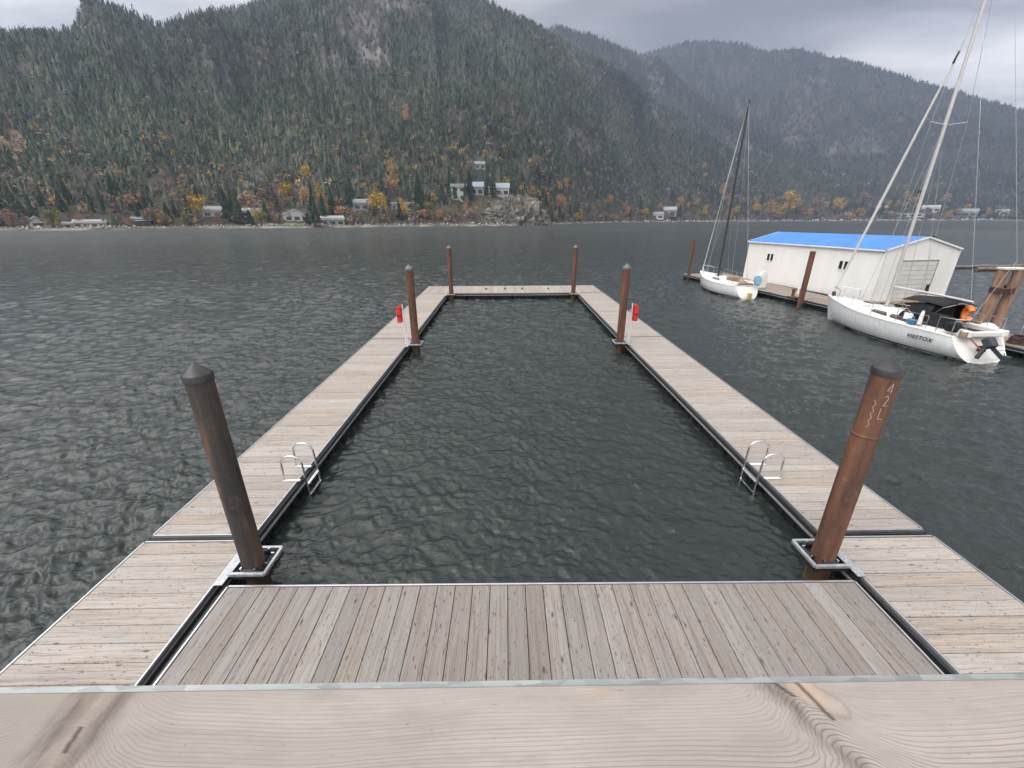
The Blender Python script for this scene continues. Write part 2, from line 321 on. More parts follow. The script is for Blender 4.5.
# ---------------------------------------------------------------- mesh builder
class MB:
    def __init__(s): s.v = []; s.f = []; s.a = {}; s.smooth = False
    def add(s, vs, fs):
        o = len(s.v); s.v += [tuple(map(float, q)) for q in vs]; s.f += [tuple(i+o for i in f) for f in fs]; return s
    def box(s, c, d, rz=0.0, R=None):
        hx, hy, hz = d[0]/2, d[1]/2, d[2]/2; cs, sn = math.cos(rz), math.sin(rz); vs = []
        for X in (-hx, hx):
            for Y in (-hy, hy):
                for Z in (-hz, hz):
                    p = Vector((X, Y, Z))
                    if R is not None: p = R @ p
                    vs.append((c[0]+p.x*cs-p.y*sn, c[1]+p.x*sn+p.y*cs, c[2]+p.z))
        return s.add(vs, [(0, 1, 3, 2), (4, 6, 7, 5), (0, 4, 5, 1), (2, 3, 7, 6), (0, 2, 6, 4), (1, 5, 7, 3)])
    def bar(s, a, b, w, h):
        a, b = Vector(a), Vector(b); d = (b-a); L = d.length; d.normalize()
        q = d.to_track_quat('Y', 'Z').to_matrix()
        return s.box((a+b)/2, (w, L, h), R=q)
    def tube(s, pts, r, n=10, cap=True):
        pts = [Vector(p) for p in pts]; rs = r if isinstance(r, (list, tuple)) else [r]*len(pts)
        vs = []; fs = []; ref = None
        for i, p in enumerate(pts):
            t = (pts[min(i+1, len(pts)-1)]-pts[max(i-1, 0)]).normalized()
            if ref is None:
                ref = Vector((0, 0, 1)) if abs(t.z) < .9 else Vector((1, 0, 0))
            u = (ref - t*ref.dot(t)).normalized(); w = t.cross(u); ref = u
            for k in range(n):
                a = 2*math.pi*k/n; vs.append(p+(u*math.cos(a)+w*math.sin(a))*rs[i])
        for i in range(len(pts)-1):
            for k in range(n):
                fs.append((i*n+k, i*n+(k+1) % n, (i+1)*n+(k+1) % n, (i+1)*n+k))
        if cap: fs.append(tuple(range(n))[::-1]); fs.append(tuple(range((len(pts)-1)*n, len(pts)*n)))
        s.smooth = True; return s.add(vs, fs)
    def lathe(s, prof, n=24, c=(0, 0, 0)):
        vs = []; fs = []
        for r, z in prof:
            for k in range(n):
                a = 2*math.pi*k/n; vs.append((c[0]+r*math.cos(a), c[1]+r*math.sin(a), c[2]+z))
        for i in range(len(prof)-1):
            for k in range(n): fs.append((i*n+k, i*n+(k+1) % n, (i+1)*n+(k+1) % n, (i+1)*n+k))
        return s.add(vs, fs)
    def prism(s, poly, y0, y1):      # polygon in xz, extruded along y
        n = len(poly); vs = [(p[0], y0, p[1]) for p in poly]+[(p[0], y1, p[1]) for p in poly]
        fs = [tuple(range(n)), tuple(range(2*n-1, n-1, -1))]+[(i, i+n, (i+1) % n+n, (i+1) % n) for i in range(n)]
        return s.add(vs, fs)
    def build(s, name, mat, parent=None, bevel=0.0, smooth=None):
        me = bpy.data.meshes.new(name); me.from_pydata(s.v, [], s.f); me.validate(clean_customdata=False)
        for k, (ty, vals) in s.a.items():
            at = me.attributes.new(k, ty, 'POINT')
            at.data.foreach_set('vector' if ty == 'FLOAT_VECTOR' else 'color', np.array(vals, dtype=np.float32).ravel())
        me.materials.append(mat); o = bpy.data.objects.new(name, me); COL.objects.link(o)
        if smooth if smooth is not None else s.smooth:
            me.polygons.foreach_set('use_smooth', [True]*len(me.polygons))
            try: me.set_sharp_from_angle(angle=math.radians(50))
            except Exception: pass
        if parent: o.parent = parent
        if bevel:
            b = o.modifiers.new('b', 'BEVEL'); b.width = bevel; b.segments = 2; b.limit_method = 'ANGLE'
        return o
def root(name, label, cat, loc=(0, 0, 0), rz=0.0, group=None):
    o = bpy.data.objects.new(name, None); COL.objects.link(o); o.location = loc; o.rotation_euler[2] = rz; o.empty_display_size = .2
    o['label'] = label; o['category'] = cat
    if group: o['group'] = group
    return o
def tag(o, label, cat, group=None):
    o['label'] = label; o['category'] = cat
    if group: o['group'] = group
    return o
def copy_tree(o, parent=None):
    c = o.copy(); COL.objects.link(c); c.parent = parent
    for ch in list(o.children): copy_tree(ch, c)
    return c
def numesh(name, V, Fc, mat, tint=None, tri=True):
    me = bpy.data.meshes.new(name); nv, nf = len(V), len(Fc); k = Fc.shape[1]
    me.vertices.add(nv); me.vertices.foreach_set('co', V.astype(np.float32).ravel())
    me.loops.add(nf*k); me.loops.foreach_set('vertex_index', Fc.astype(np.int32).ravel())
    me.polygons.add(nf); me.polygons.foreach_set('loop_start', (np.arange(nf)*k).astype(np.int32))
    me.update(calc_edges=True)
    if tint is not None:
        a = me.attributes.new('tint', 'FLOAT_COLOR', 'POINT'); c = np.ones((nv, 4), np.float32); c[:, :3] = tint
        a.data.foreach_set('color', c.ravel())
    me.materials.append(mat); o = bpy.data.objects.new(name, me); COL.objects.link(o); return o

# ---------------------------------------------------------------- noise in numpy
def _h(ix, iy, s):
    n = (ix.astype(np.int64)*374761393 + iy.astype(np.int64)*668265263 + s*1442695041) & 0x7fffffff
    n = ((n ^ (n >> 13))*1274126177) & 0x7fffffff
    return ((n ^ (n >> 16)) & 0xffff)/65535.0
def vnoise(x, y, s=0):
    x0, y0 = np.floor(x), np.floor(y); fx, fy = x-x0, y-y0; fx = fx*fx*(3-2*fx); fy = fy*fy*(3-2*fy)
    a, b, c, d = _h(x0, y0, s), _h(x0+1, y0, s), _h(x0, y0+1, s), _h(x0+1, y0+1, s)
    return (a*(1-fx)+b*fx)*(1-fy)+(c*(1-fx)+d*fx)*fy
def fbm(x, y, s=0, o=5):
    t = 0; a = .5; w = 0
    for i in range(o): t = t+a*vnoise(x*2**i, y*2**i, s+i*17); w += a; a *= .55
    return t/w
# ---------------------------------------------------------------- lake
def make_lake():
    az = np.radians(np.concatenate([np.linspace(-86, -60.5, 60), np.linspace(-60, 60, 1250), np.linspace(60.5, 86, 60)])); 
    r = np.concatenate([np.geomspace(1.2, 140, 1250), np.geomspace(146, 2600, 60)])
    R, A = np.meshgrid(r, az, indexing='ij'); X = R*np.sin(A); Y = R*np.cos(A); Z = np.zeros_like(X)
    g2 = np.random.default_rng(5)
    amp_mod = .65+.7*fbm(X*.25, Y*.25, 3, 3)
    dx = X+.35*(fbm(X*.9, Y*.9, 8, 3)-.5); dy = Y+.35*(fbm(X*.9+40, Y*.9, 9, 3)-.5)
    for i in range(110):
        lam = .12*(15**(g2.random()**1.7)); k = 2*math.pi/lam
        th = math.radians(78)+g2.normal()*.75
        a = .0062*lam**.62*(.45 if lam > .8 else 1)*(.62 if lam < .2 else .85)
        lim = np.clip((lam*110-R)/(lam*50), 0, 1)
        p = k*(dx*math.cos(th)+dy*math.sin(th))+g2.random()*6.28
        s = np.sin(p); Z += a*lim*(2.2*((1+s)*.5)**1.9-.8)
    Z *= amp_mod
    inside = (X > -3.3) & (X < 4.0) & (Y < 24)
    Z *= np.where(inside, np.clip(.55+(Y-3)*.045, .55, .95), 1.0)
    Z *= np.clip((140-R)/50, 0, 1)
    V = np.stack([X, Y, Z+WL], -1).reshape(-1, 3); n, m = X.shape
    I = (np.arange(n-1)[:, None]*m+np.arange(m-1)[None]).ravel()
    Fc = np.stack([I, I+1, I+m+1, I+m], -1)[:, ::-1]
    o = numesh('lake_water', V, Fc, M['water']); o['kind'] = 'structure'
    o.data.polygons.foreach_set('use_smooth', [True]*len(o.data.polygons))
make_lake()
# ---------------------------------------------------------------- mountains
ip = np.interp
S_AZ = [-80, -48, -26, 0, 4, 7, 12, 17, 25, 33, 50, 80]; S_R = [350, 340, 325, 351, 372, 480, 640, 780, 950, 1150, 1500, 1900]
def shore(az): return ip(az, S_AZ, S_R)+6*(fbm(az*1.3+90, az*0, 4, 3)-.5)
E1 = ([-80, -52, -44.1, -41, -39.6, -38.6, -38, -35.7, -33.4, -31.2, -25.7, -18, -8.9, -1.4, 1.6, 3.9, 6.9, 9.6, 13.6, 16.4, 20.3, 25.1, 30, 35, 38],
      [10, 12.5, 13.3, 14.2, 14.6, 16.4, 16.9, 16.9, 16.2, 17.2, 18.9, 21.7, 22.5, 20.9, 19.9, 18.9, 17.7, 16.5, 14.7, 12.9, 10.6, 7.4, 4.2, 1.4, -.3])
R1 = ([-80, -48, -38, -20, -8, 2, 10, 16, 22, 28, 38], [800, 800, 790, 900, 980, 960, 1000, 1120, 1230, 1300, 1400])
E2 = ([-20, -6, 2, 6, 10.6, 15, 17, 18.3, 21.5, 27, 34.5, 40, 43, 47, 56], [-2, 8, 18.3, 19.2, 18.0, 16.4, 15.9, 14.9, 12.4, 9.2, 5.2, 3.2, 2.0, .8, -.5])
R2 = ([-20, 6, 18, 25, 35, 47], [1750, 1750, 1700, 1620, 1560, 1650])
E3 = ([-20, 0, 8, 16.6, 20, 23, 25.4, 27.3, 30.4, 34.7, 38.7, 42.4, 45.8, 47.2, 60, 80], [-2, 6, 15.5, 16.6, 17.0, 16.7, 16.2, 15.4, 15.1, 13.6, 11.9, 10.2, 8.7, 8.1, 4, 2])
def ridge(az, r, E, Rr, r0, amp, seed, X, Y):
    e = ip(az, *E); Rg = ip(az, *Rr); zr = Rg*np.tan(np.radians(e))+3.8
    t = (r-r0)/np.maximum(Rg-r0, 30)
    p = np.where(t < 1, np.clip(t, 0, 1)**1.05, 1-(t-1)*.9)
    n = fbm(X/90+seed, Y/90, seed, 5)-.5; gl = np.abs(fbm(az*.55+seed, r/600, seed+5, 4)-.5)*2
    z = zr*p*(1+amp*(n*1.0-gl*.9+.25)*np.clip(t*(1-t)*4, 0, 1)) + (fbm(X/22, Y/22, seed+9, 4)-.5)*10*np.clip(t*6, 0, 1)
    return np.where(t > 0, z, -5.0)
def height(az, r):
    a = np.radians(az); X = r*np.sin(a); Y = r*np.cos(a); s = shore(az)
    base = np.clip((r-s)*.22, -3, 1.3)+np.clip((r-s-8)*.035, 0, 40)
    z = np.where(az < 38, ridge(az, r, E1, R1, s+12, .30, 3, X, Y), -5)
    z = np.maximum(z, ridge(az, r, E2, R2, np.maximum(s+40, 1080), .30, 21, X, Y))
    R3 = ([-20, 20, 30, 60, 80], [2450, 2500, 2550, 2600, 2600])
    z = np.maximum(z, ridge(az, r, E3, R3, np.maximum(s+120, 1500), .34, 41, X, Y))
    return np.maximum(base, z)
# outcrops: azimuth, elevation, radius (degrees)
def pxdir(u, v):
    d = ray(u, v); return math.degrees(math.atan2(d[0], d[1])), math.degrees(math.atan(d[2]))
OUT = [(pxdir(u, v), ru, rv, k) for u, v, ru, rv, k in [
    (362, 28, 2.3, 1.5, 1), (372, 58, 2.2, 1.2, 1), (400, 4, 3.0, 1.0, 1), (330, 62, 1.5, .8, .7), (572, 62, 1.4, 1.0, .6), (450, 118, 1.6, .7, .6),
    (102, 28, 1.6, 1.0, .45), (210, 62, 1.4, .9, .6), (655, 92, .8, 2.6, .7), (640, 50, 2.0, 1.0, .8), (575, 135, 1.5, 1.2, .7), (590, 150, 1.5, .8, .7),
    (16, 150, .6, 2.4, .7), (720, 80, 1.8, 1.4, .3), (690, 130, 1.2, 1.6, .35), (740, 145, 2.0, 1.0, .4), (850, 145, 3.0, 1.0, .35), (800, 130, 2.0, 2.0, .3), (735, 175, 1.4, 1.0, .7), (480, 160, 2, .8, .5), (810, 100, 1.3, 2.0, .5), (248, 172, 1.6, .8, 1), (315, 50, .8, 1.0, .6), (530, 170, 2, 1, .5)]]
def outcrop(az, r, z):
    el = np.degrees(np.arctan2(z-H, r)); m = np.zeros_like(az)
    wx = (fbm(az*1.1, el*1.1, 77, 3)-.5)*2.4; wy = (fbm(az*1.1+30, el*1.1, 78, 3)-.5)*2.4
    for (a0, e0), ru, rv, k in OUT:
        q = ((az+wx-a0)/ru)**2+((el+wy-e0)/rv)**2
        m = np.maximum(m, np.clip(1.5-q, 0, 1)*k)
    return m
def make_ground():
    az = np.linspace(-72, 72, 720); tt = np.linspace(0, 1, 330)
    s = shore(az); r = s[None]-14+(3100-s[None]+14)*(tt[:, None]**1.75)
    A = np.broadcast_to(az[None], r.shape); Z = height(A, r)
    X = r*np.sin(np.radians(A)); Y = r*np.cos(np.radians(A))
    n1 = fbm(X/40, Y/40, 61, 5); n2 = fbm(X/9, Y/9, 62, 4); oc = outcrop(A, r, Z)
    c = np.zeros(X.shape+(3,)); g1 = np.array([.052, .060, .043]); g2 = np.array([.095, .085, .070]); rk = np.array([.19, .18, .18]); bch = np.array([.30, .28, .245])
    k = np.clip((n1-.45)*5, 0, 1)[..., None]; c = g1*(1-k)+g2*k
    k = (oc*np.clip((n2-.3)*3.5, 0, 1))[..., None]; c = c*(1-k)+rk*(.55+.9*fbm(X/5, Z/4, 66, 4))[..., None]*k
    wm = (np.clip((-40-A)/2, 0, 1)*np.clip((9-np.degrees(np.arctan2(Z-H, r)))/2, 0, 1)*oc)[..., None]; c = c*(1-wm)+np.array([.24, .165, .11])*wm
    k = np.clip((Z-.0)/1.0, 0, 1); beach = np.clip(1-(r-s[None]-8)/4, 0, 1)*np.clip((n2-.2)*2.2, 0, 1)
    c = c*(1-beach[..., None])+bch*beach[..., None]
    lo = (np.clip(1-(r-s[None]-12)/60, 0, 1)*.8)[..., None]; c = c*(1-lo*(1-beach[..., None]))+np.array([.115, .095, .065])*lo*(1-beach[..., None])
    V = np.stack([X, Y, Z+WL*0-.3], -1).reshape(-1, 3); n, m = X.shape
    I = (np.arange(n-1)[:, None]*m+np.arange(m-1)[None]).ravel(); Fc = np.stack([I, I+m, I+m+1, I+1], -1)[:, ::-1]
    o = numesh('hills', V, Fc, M['ground'], c.reshape(-1, 3)); o['kind'] = 'structure'
make_ground()
def ground_z(az, r): return float(height(np.array([az]), np.array([r]))[0])-.3
def place(u, v, off=0.0):
    d = ray(u, v); az = math.degrees(math.atan2(d[0], d[1])); s = float(shore(az))
    rr = np.linspace(s+7, 2600, 5200); z = height(np.full_like(rr, az), rr)-.3; zz = H+d[2]*rr
    hit = np.nonzero(z >= zz)[0]; r = rr[hit[0]] if len(hit) else s+8
    r += off
    return r*d[0], r*d[1], ground_z(az, r), r, az
# ---- forest templates
def conifer_tpl(layers, spikes, seed):
    g = np.random.default_rng(seed); V = []; T = []
    for L in range(layers):
        f = L/layers; zt = .10+.90*(1-f*.86) if L else 1.0; zb = zt-(.20+.62/layers); rad = .14+.86*(f+.35/layers)**.8
        zt = min(1, zt+.03); o = len(V); V.append((0, 0, zt)); ph = g.random()*6
        for k in range(spikes):
            a = ph+2*math.pi*k/spikes+g.normal()*.12; q = rad*(1.0 if k % 2 == 0 else .55)*(.8+.35*g.random())
            V.append((q*math.cos(a), q*math.sin(a), max(0.02, zb+g.normal()*.03)))
        T += [(o, o+1+k, o+1+(k+1) % spikes) for k in range(spikes)]
    return np.array(V), np.array(T)
def decid_tpl(n, seed, tall=1.0):
    g = np.random.default_rng(seed); V = []; T = []
    for i in range(n):
        d = g.normal(size=3); d /= np.linalg.norm(d); d[2] = d[2]*.9
        p = d*(.55+.45*g.random())*np.array([1, 1, .42*tall])+np.array([0, 0, .56]); sz = .30
        q = [p+g.normal(size=3)*np.array([sz, sz, sz*.45]) for _ in range(3)]
        o = len(V); V += q; T.append((o, o+1, o+2))
    V = np.array(V); V[:, 2] = np.clip(V[:, 2], .02, 1.05); return V, np.array(T)
def scatter(name, pts, tpls, hs, ws, tint):
    Vs = []; Ts = []; Cs = []; off = 0; pick = rng.integers(0, len(tpls), len(pts)); rot = rng.random(len(pts))*6.283
    for k, (V, T) in enumerate(tpls):
        m = np.nonzero(pick == k)[0]
        if not len(m): continue
        c, s = np.cos(rot[m])[:, None], np.sin(rot[m])[:, None]
        x = (V[None, :, 0]*c-V[None, :, 1]*s)*ws[m][:, None]; y = (V[None, :, 0]*s+V[None, :, 1]*c)*ws[m][:, None]; z = V[None, :, 2]*hs[m][:, None]
        P = np.stack([x, y, z], -1)+pts[m][:, None, :]
        sh = (.80+.45*V[:, 2])[None, :, None]*np.ones((len(m), 1, 1))
        Vs.append(P.reshape(-1, 3)); Cs.append((np.broadcast_to(tint[m][:, None, :], P.shape)).reshape(-1, 3))
        Ts.append((T[None]+(np.arange(len(m))*len(V))[:, None, None]).reshape(-1, 3)+off); off += len(m)*len(V)
    o = numesh(name, np.concatenate(Vs), np.concatenate(Ts), M['forest'], np.concatenate(Cs)); o['kind'] = 'stuff'; return o
def sample(n, azr, rr):
    az = azr[0]+(azr[1]-azr[0])*rng.random(n); r = np.sqrt(rr[0]**2+(rr[1]**2-rr[0]**2)*rng.random(n)); return az, r
# visibility by running horizon along each azimuth
GA = np.linspace(-72, 72, 577); GR = np.linspace(300, 3000, 541)
GZ = height(np.broadcast_to(GA[None], (541, 577)), np.broadcast_to(GR[:, None], (541, 577))); GE = np.maximum.accumulate(np.degrees(np.arctan2(GZ-H, GR[:, None])), 0)
def visible(az, r, z, h):
    i = np.clip(((r-12-300)/5).astype(int), 0, 540); j = np.clip(np.round((az+72)*4).astype(int), 0, 576)
    return np.degrees(np.arctan2(z+h-H, r)) > GE[i, j]-.35
def forest(name, n, azr, rr, tpls, h, w, colf, dens, label):
    az, r = sample(n, azr, rr); z = height(az, r); s = shore(az)
    keep = (r > s+10) & visible(az, r, z, h*1.1); az, r, z, s = az[keep], r[keep], z[keep], s[keep]
    X = r*np.sin(np.radians(az)); Y = r*np.cos(np.radians(az)); k = rng.random(len(az)) < dens(az, r, z, s, X, Y)
    az, r, z, s, X, Y = (q[k] for q in (az, r, z, s, X, Y))
    hs = h*(.62+.75*rng.random(len(az))); ws = w*(.75+.5*rng.random(len(az)))*(.6+.4*hs/h)
    o = scatter(name, np.stack([X, Y, z-.8], -1), tpls, hs, ws, colf(az, r, z, s, X, Y)); o['label'] = label; return o
HP = [(38,224,11),(71,224,13),(90,224,24),(142,223,14),(217,213,24),(252,213,18),(297,218,22),(333,225,22),(361,206,15),(401,206,18),(459,197,14),(477,192,13),(499,193,20),(480,165,10),(669,214,13),(657,217,12),(930,211,14),(908,216,22),(965,216,17),(1000,214,12)]
HPW = []
for u_, v_, w_ in HP:
    p_ = place(u_, v_); HPW.append((p_[4], p_[3], math.degrees(w_*.5/(F*1.25))+.1))
def clear(az, r):
    k = np.ones_like(az)
    for a0, rr0, wd in HPW: k = np.where((np.abs(az-a0) < wd) & (r < rr0+12), .22, k)
    return k
def dmain(az, r, z, s, X, Y):
    oc = outcrop(az, r, z); n = fbm(X/35, Y/35, 88, 4)
    return np.clip(.62+(n-.33)*3.0, .5, 1)*(1-.80*np.clip(oc*1.3, 0, 1))*np.clip((r-s-45)/110+.38, 0, 1)*clear(az, r)
def cgreen(az, r, z, s, X, Y):
    v = rng.random(len(az))[:, None]; n = fbm(X/60, Y/60, 91, 4)[:, None]; hi = np.clip((z-40)/260, 0, 1)[:, None]
    a = np.array([.040, .060, .040]); b = np.array([.145, .165, .110]); g = np.array([.115, .128, .120])
    c = a*(1-v**1.4)+b*v**1.4; c = c*(1-.45*hi)+g*.45*hi*(.6+.8*v); n5 = fbm(X/170+7, Y/110+az*.1, 97, 3)[:, None]; return c*(.45+.6*n+.75*np.clip((n5-.3)*1.8, 0, 1))
def cdec(az, r, z, s, X, Y):
    v = rng.random(len(az)); pal = np.array([[.24, .19, .175], [.30, .26, .235], [.27, .20, .16], [.38, .28, .17], [.20, .20, .10], [.48, .33, .09]])
    low = np.clip(1-(z-20)/70, 0, 1); i = np.where(v < .55, rng.integers(0, 3, len(az)), rng.integers(2, 6, len(az))); i = np.where((low < .3) & (i > 3), 1, i)
    return pal[i]*(.75+.5*rng.random(len(az)))[:, None]
def ddec(az, r, z, s, X, Y):
    oc = outcrop(az, r, z); n = fbm(X/50+9, Y/50, 95, 4); low = np.clip(1.15-(r-s)/190, 0, 1)
    fl = np.clip((az-16)/8, 0, 1)*np.clip(1-(z-10)/160, 0, 1)
    return clear(az, r)*np.clip((n-.49)*2.0, 0, .45)+clear(az, r)*(oc*.16+low*.8+fl*.55)
CT = [conifer_tpl(4, 8, i) for i in range(5)]+[decid_tpl(16, 33+i, 1.15) for i in range(2)]; CT2 = [conifer_tpl(3, 6, 20+i) for i in range(5)]; DT = [decid_tpl(22, 40+i) for i in range(5)]; DT2 = [decid_tpl(10, 50+i) for i in range(4)]
forest('near_forest', 110000, (-58, 38), (345, 1350), CT, 8.6, 2.15, cgreen, dmain, 'dense dark conifer forest covering the near mountainside across the lake')
forest('bare_woodland', 34000, (-58, 50), (345, 1300), DT, 6.5, 2.1, cdec, ddec, 'scattered leafless and autumn woodland on the lower slopes')
forest('middle_forest', 40000, (2, 58), (1000, 1800), CT2, 11.0, 2.8, lambda *q: cgreen(*q)*.62, dmain, 'conifer forest on the middle ridge behind the near mountain')
forest('distant_forest', 42000, (8, 60), (1500, 2750), CT2, 14.0, 4.3, lambda *q: cgreen(*q)*.50, dmain, 'conifer forest on the distant blue mountain under the cloud')
forest('distant_woodland', 6000, (14, 58), (1050, 2300), DT2, 12.0, 5.0, cdec, ddec, 'pale leafless woodland patches on the distant slopes')

# ---- individual trees along the far shore
def make_conifer(seed):
    V, T = conifer_tpl(9, 14, seed); mb = MB(); mb.v = [(x*2.4, y*2.4, .06*12+z*11.3) for x, y, z in V]; mb.f = [tuple(int(i) for i in t) for t in T]
    tr = MB().tube([(0, 0, -1), (0, 0, 5), (0, 0, 11)], [.26, .17, .04], 7); return mb, tr
def make_decid(seed, tall):
    g = np.random.default_rng(seed); mb = MB(); hgt = 9.0
    cl = [(g.normal(0, 1.15), g.normal(0, 1.15), hgt*(.38+.5*g.random())) for _ in range(15)]
    for cx, cy, cz in cl:
        rr = .9+.7*g.random(); sh = 1-.45*max(0, (cz/hgt-.55))*2; cx *= sh; cy *= sh
        for _ in range(34):
            d = g.normal(size=3); d /= np.linalg.norm(d); p = np.array([cx, cy, cz])+d*rr*(.5+.6*g.random())*np.array([1, 1, tall]); q = [p+g.normal(size=3)*.26 for _ in range(3)]
            mb.add(q, [(0, 1, 2)])
    tr = MB().tube([(0, 0, -1), (0.1, 0, 2.5), (0, .1, 6.5)], [.24, .17, .05], 7)
    for a in range(5):
        an = a*1.3; tr.tube([(0, 0, 2.2+a*.5), (math.cos(an)*.8, math.sin(an)*.8, 3.8+a*.5), (math.cos(an)*1.5, math.sin(an)*1.5, 5.6+a*.5)], [.1, .07, .03], 5)
    return mb, tr
PROTO = {}
for i in range(3):
    a, b = make_conifer(70+i); PROTO['conifer', i] = (a.build('needle_crown', FOL['conifer']), b.build('trunk', M['bark']))
for kd in ('yellow', 'orange', 'bare', 'russet', 'olive'):
    for i in range(2):
        a, b = make_decid(80+i*7+len(kd), 1.0+.25*i); PROTO[kd, i] = (a.build('leafy_crown', FOL[kd]), b.build('trunk', M['bark']))
used = set()
def tree(u, v, kind, sc, label, group=None, wide=1.0, off=0.0):
    x, y, z, r, az = place(u, v, off); px = sc/(F*1.05)*r       # sc = height in picture rows -> metres at that distance
    d = ray(u, v); cosf = (math.cos(math.radians(az))*math.cos(math.radians(12)))
    hgt = px*cosf; nat = 12.0 if kind == 'conifer' else 9.6
    key = (kind, random.randrange(3 if kind == 'conifer' else 2))
    t = root({'conifer': 'conifer_tree', 'bare': 'bare_tree'}.get(kind, 'autumn_tree'), label, 'tree', (x, y, z), random.random()*6.28, group)
    k = hgt/nat; t.scale = (k*wide, k*wide, k)
    for o in PROTO[key]:
        if key not in used: o.parent = t
        else: c = o.copy(); COL.objects.link(c); c.parent = t
    used.add(key); return t
T1 = [ # u, v(base), kind, rows tall, label, width
 (15, 226, 'russet', 14, 'russet bushy tree on the shore at the far left edge, beside a grey leafless one', 1.3),
 (30, 228, 'bare', 12, 'grey brown leafless tree between the russet tree and the small white shed', 1.3),
 (55, 228, 'olive', 18, 'rounded olive green tree standing alone between the white shed and the long white cottage', 1.35),
 (122, 183, 'orange', 12, 'lone pale orange tree high in the conifers above the long white cottage', 1.0),
 (133, 228, 'russet', 10, 'low russet tree just right of the long white cottage', 1.2),
 (155, 225, 'russet', 17, 'wide rust brown tree beside the dark shore cabin', 1.4),
 (168, 227, 'bare', 12, 'low greyish bare tree between the rust brown tree and the yellow tree', 1.4),
 (200, 222, 'yellow', 26, 'tall golden tree just left of the dark roofed white house', 1.2),
 (188, 226, 'olive', 13, 'dull olive bush tree at the foot of the tall golden tree', 1.3),
 (180, 212, 'bare', 14, 'leafless mauve tree rising behind the golden tree', 1.2),
 (262, 226, 'olive', 15, 'olive brown tree between the grey cottage and the white gabled house', 1.5),
 (270, 212, 'bare', 28, 'broad mauve brown leafless tree behind the grey cottage', 1.4),
 (288, 203, 'yellow', 20, 'pale yellow tree behind the white gabled house', 1.1),
 (308, 184, 'yellow', 18, 'bright golden tree with its crown highest above the white gabled house', .9),
 (307, 205, 'orange', 18, 'pinkish orange tree below the bright golden tree', .8),
 (319, 198, 'yellow', 14, 'small golden tree right of the white gabled house', .8),
 (340, 220, 'orange', 14, 'round orange tree over the pale beach cottage', 1.1),
 (365, 194, 'orange', 11, 'small orange tree directly above the grey green house', .9),
 (379, 220, 'yellow', 27, 'large leaning golden yellow tree below the flat white house', 1.25),
 (377, 196, 'olive', 13, 'tan olive tree behind the large golden yellow tree', 1.1),
 (362, 224, 'olive', 12, 'small olive yellow tree at the water below the grey green house', 1.1),
 (405, 219, 'yellow', 14, 'small vivid yellow tree below the right end of the flat white house', 1.2),
 (395, 198, 'orange', 36, 'tall slender pale orange tree behind the flat white house', .62),
 (393, 222, 'bare', 15, 'grey bare tree between the two yellow trees on the beach', 1.3),
 (410, 182, 'olive', 16, 'pale straw coloured tree on the slope above the flat white house', .9),
 (407, 125, 'orange', 17, 'lone orange tree high on the mountainside', .75),
 (440, 221, 'yellow', 11, 'low yellow tree left of the rocky bluff', 1.3),
 (466, 214, 'orange', 10, 'small orange tree below the white villa on the bluff', 1.0),
 (430, 216, 'olive', 14, 'olive scrub tree between the vivid yellow tree and the bluff', 1.3),
 (456, 222, 'bare', 12, 'grey leafless tree at the left foot of the rocky bluff', 1.3),
 (485, 160, 'orange', 9, 'small orange tree on the hill crest above the villas', 1.2),
 (537, 178, 'bare', 20, 'broad pinkish bare tree on the slope right of the villas', 1.3),
 (559, 215, 'orange', 20, 'bright orange tree on the shore right of the rocky bluff', 1.0),
 (566, 191, 'yellow', 12, 'small golden tree above the bright orange shore tree', .8),
 (546, 223, 'orange', 9, 'low orange shrub tree at the right foot of the rocky bluff', 1.0),
 (592, 222, 'russet', 18, 'slim russet tree on the shore between the bluff and the terraced pale house', .7),
 (627, 220, 'orange', 14, 'slim pale orange tree left of the terraced pale house', .6),
 (679, 213, 'orange', 16, 'pale orange tree just behind the terraced pale house', .8),
 (703, 172, 'orange', 9, 'small orange tree on the slope above the small sailboat mast', 1.0),
 (722, 198, 'orange', 14, 'orange tree on the far shore left of the small sailboat mast', .9),
 (728, 210, 'russet', 14, 'russet tree on the far shore behind the foot of the small sailboat mast', .9),
 (768, 218, 'orange', 17, 'amber tree on the far shore above the left end of the blue roof', 1.2),
 (787, 216, 'yellow', 24, 'largest golden tree on the far shore above the blue roof', 1.3),
 (779, 219, 'yellow', 14, 'lower golden tree in front of the largest golden tree above the blue roof', 1.3),
 (835, 216, 'yellow', 18, 'golden brown tree on the far shore above the middle of the blue roof', 1.2),
 (812, 218, 'russet', 20, 'broad rust brown tree between the golden trees above the blue roof', 1.3),
 (860, 212, 'bare', 20, 'pinkish bare tree on the far shore behind the rigging of the large sailboat', 1.4),
 (944, 206, 'orange', 12, 'orange tree beside the pale roofed house on the far right shore', 1.2),
 (905, 200, 'orange', 9, 'small pale orange tree behind the large sailboat mast', 1.2),
]
for u, v, kd, sc, lb, w in T1: tree(u, v, kd, sc, lb, None, w)
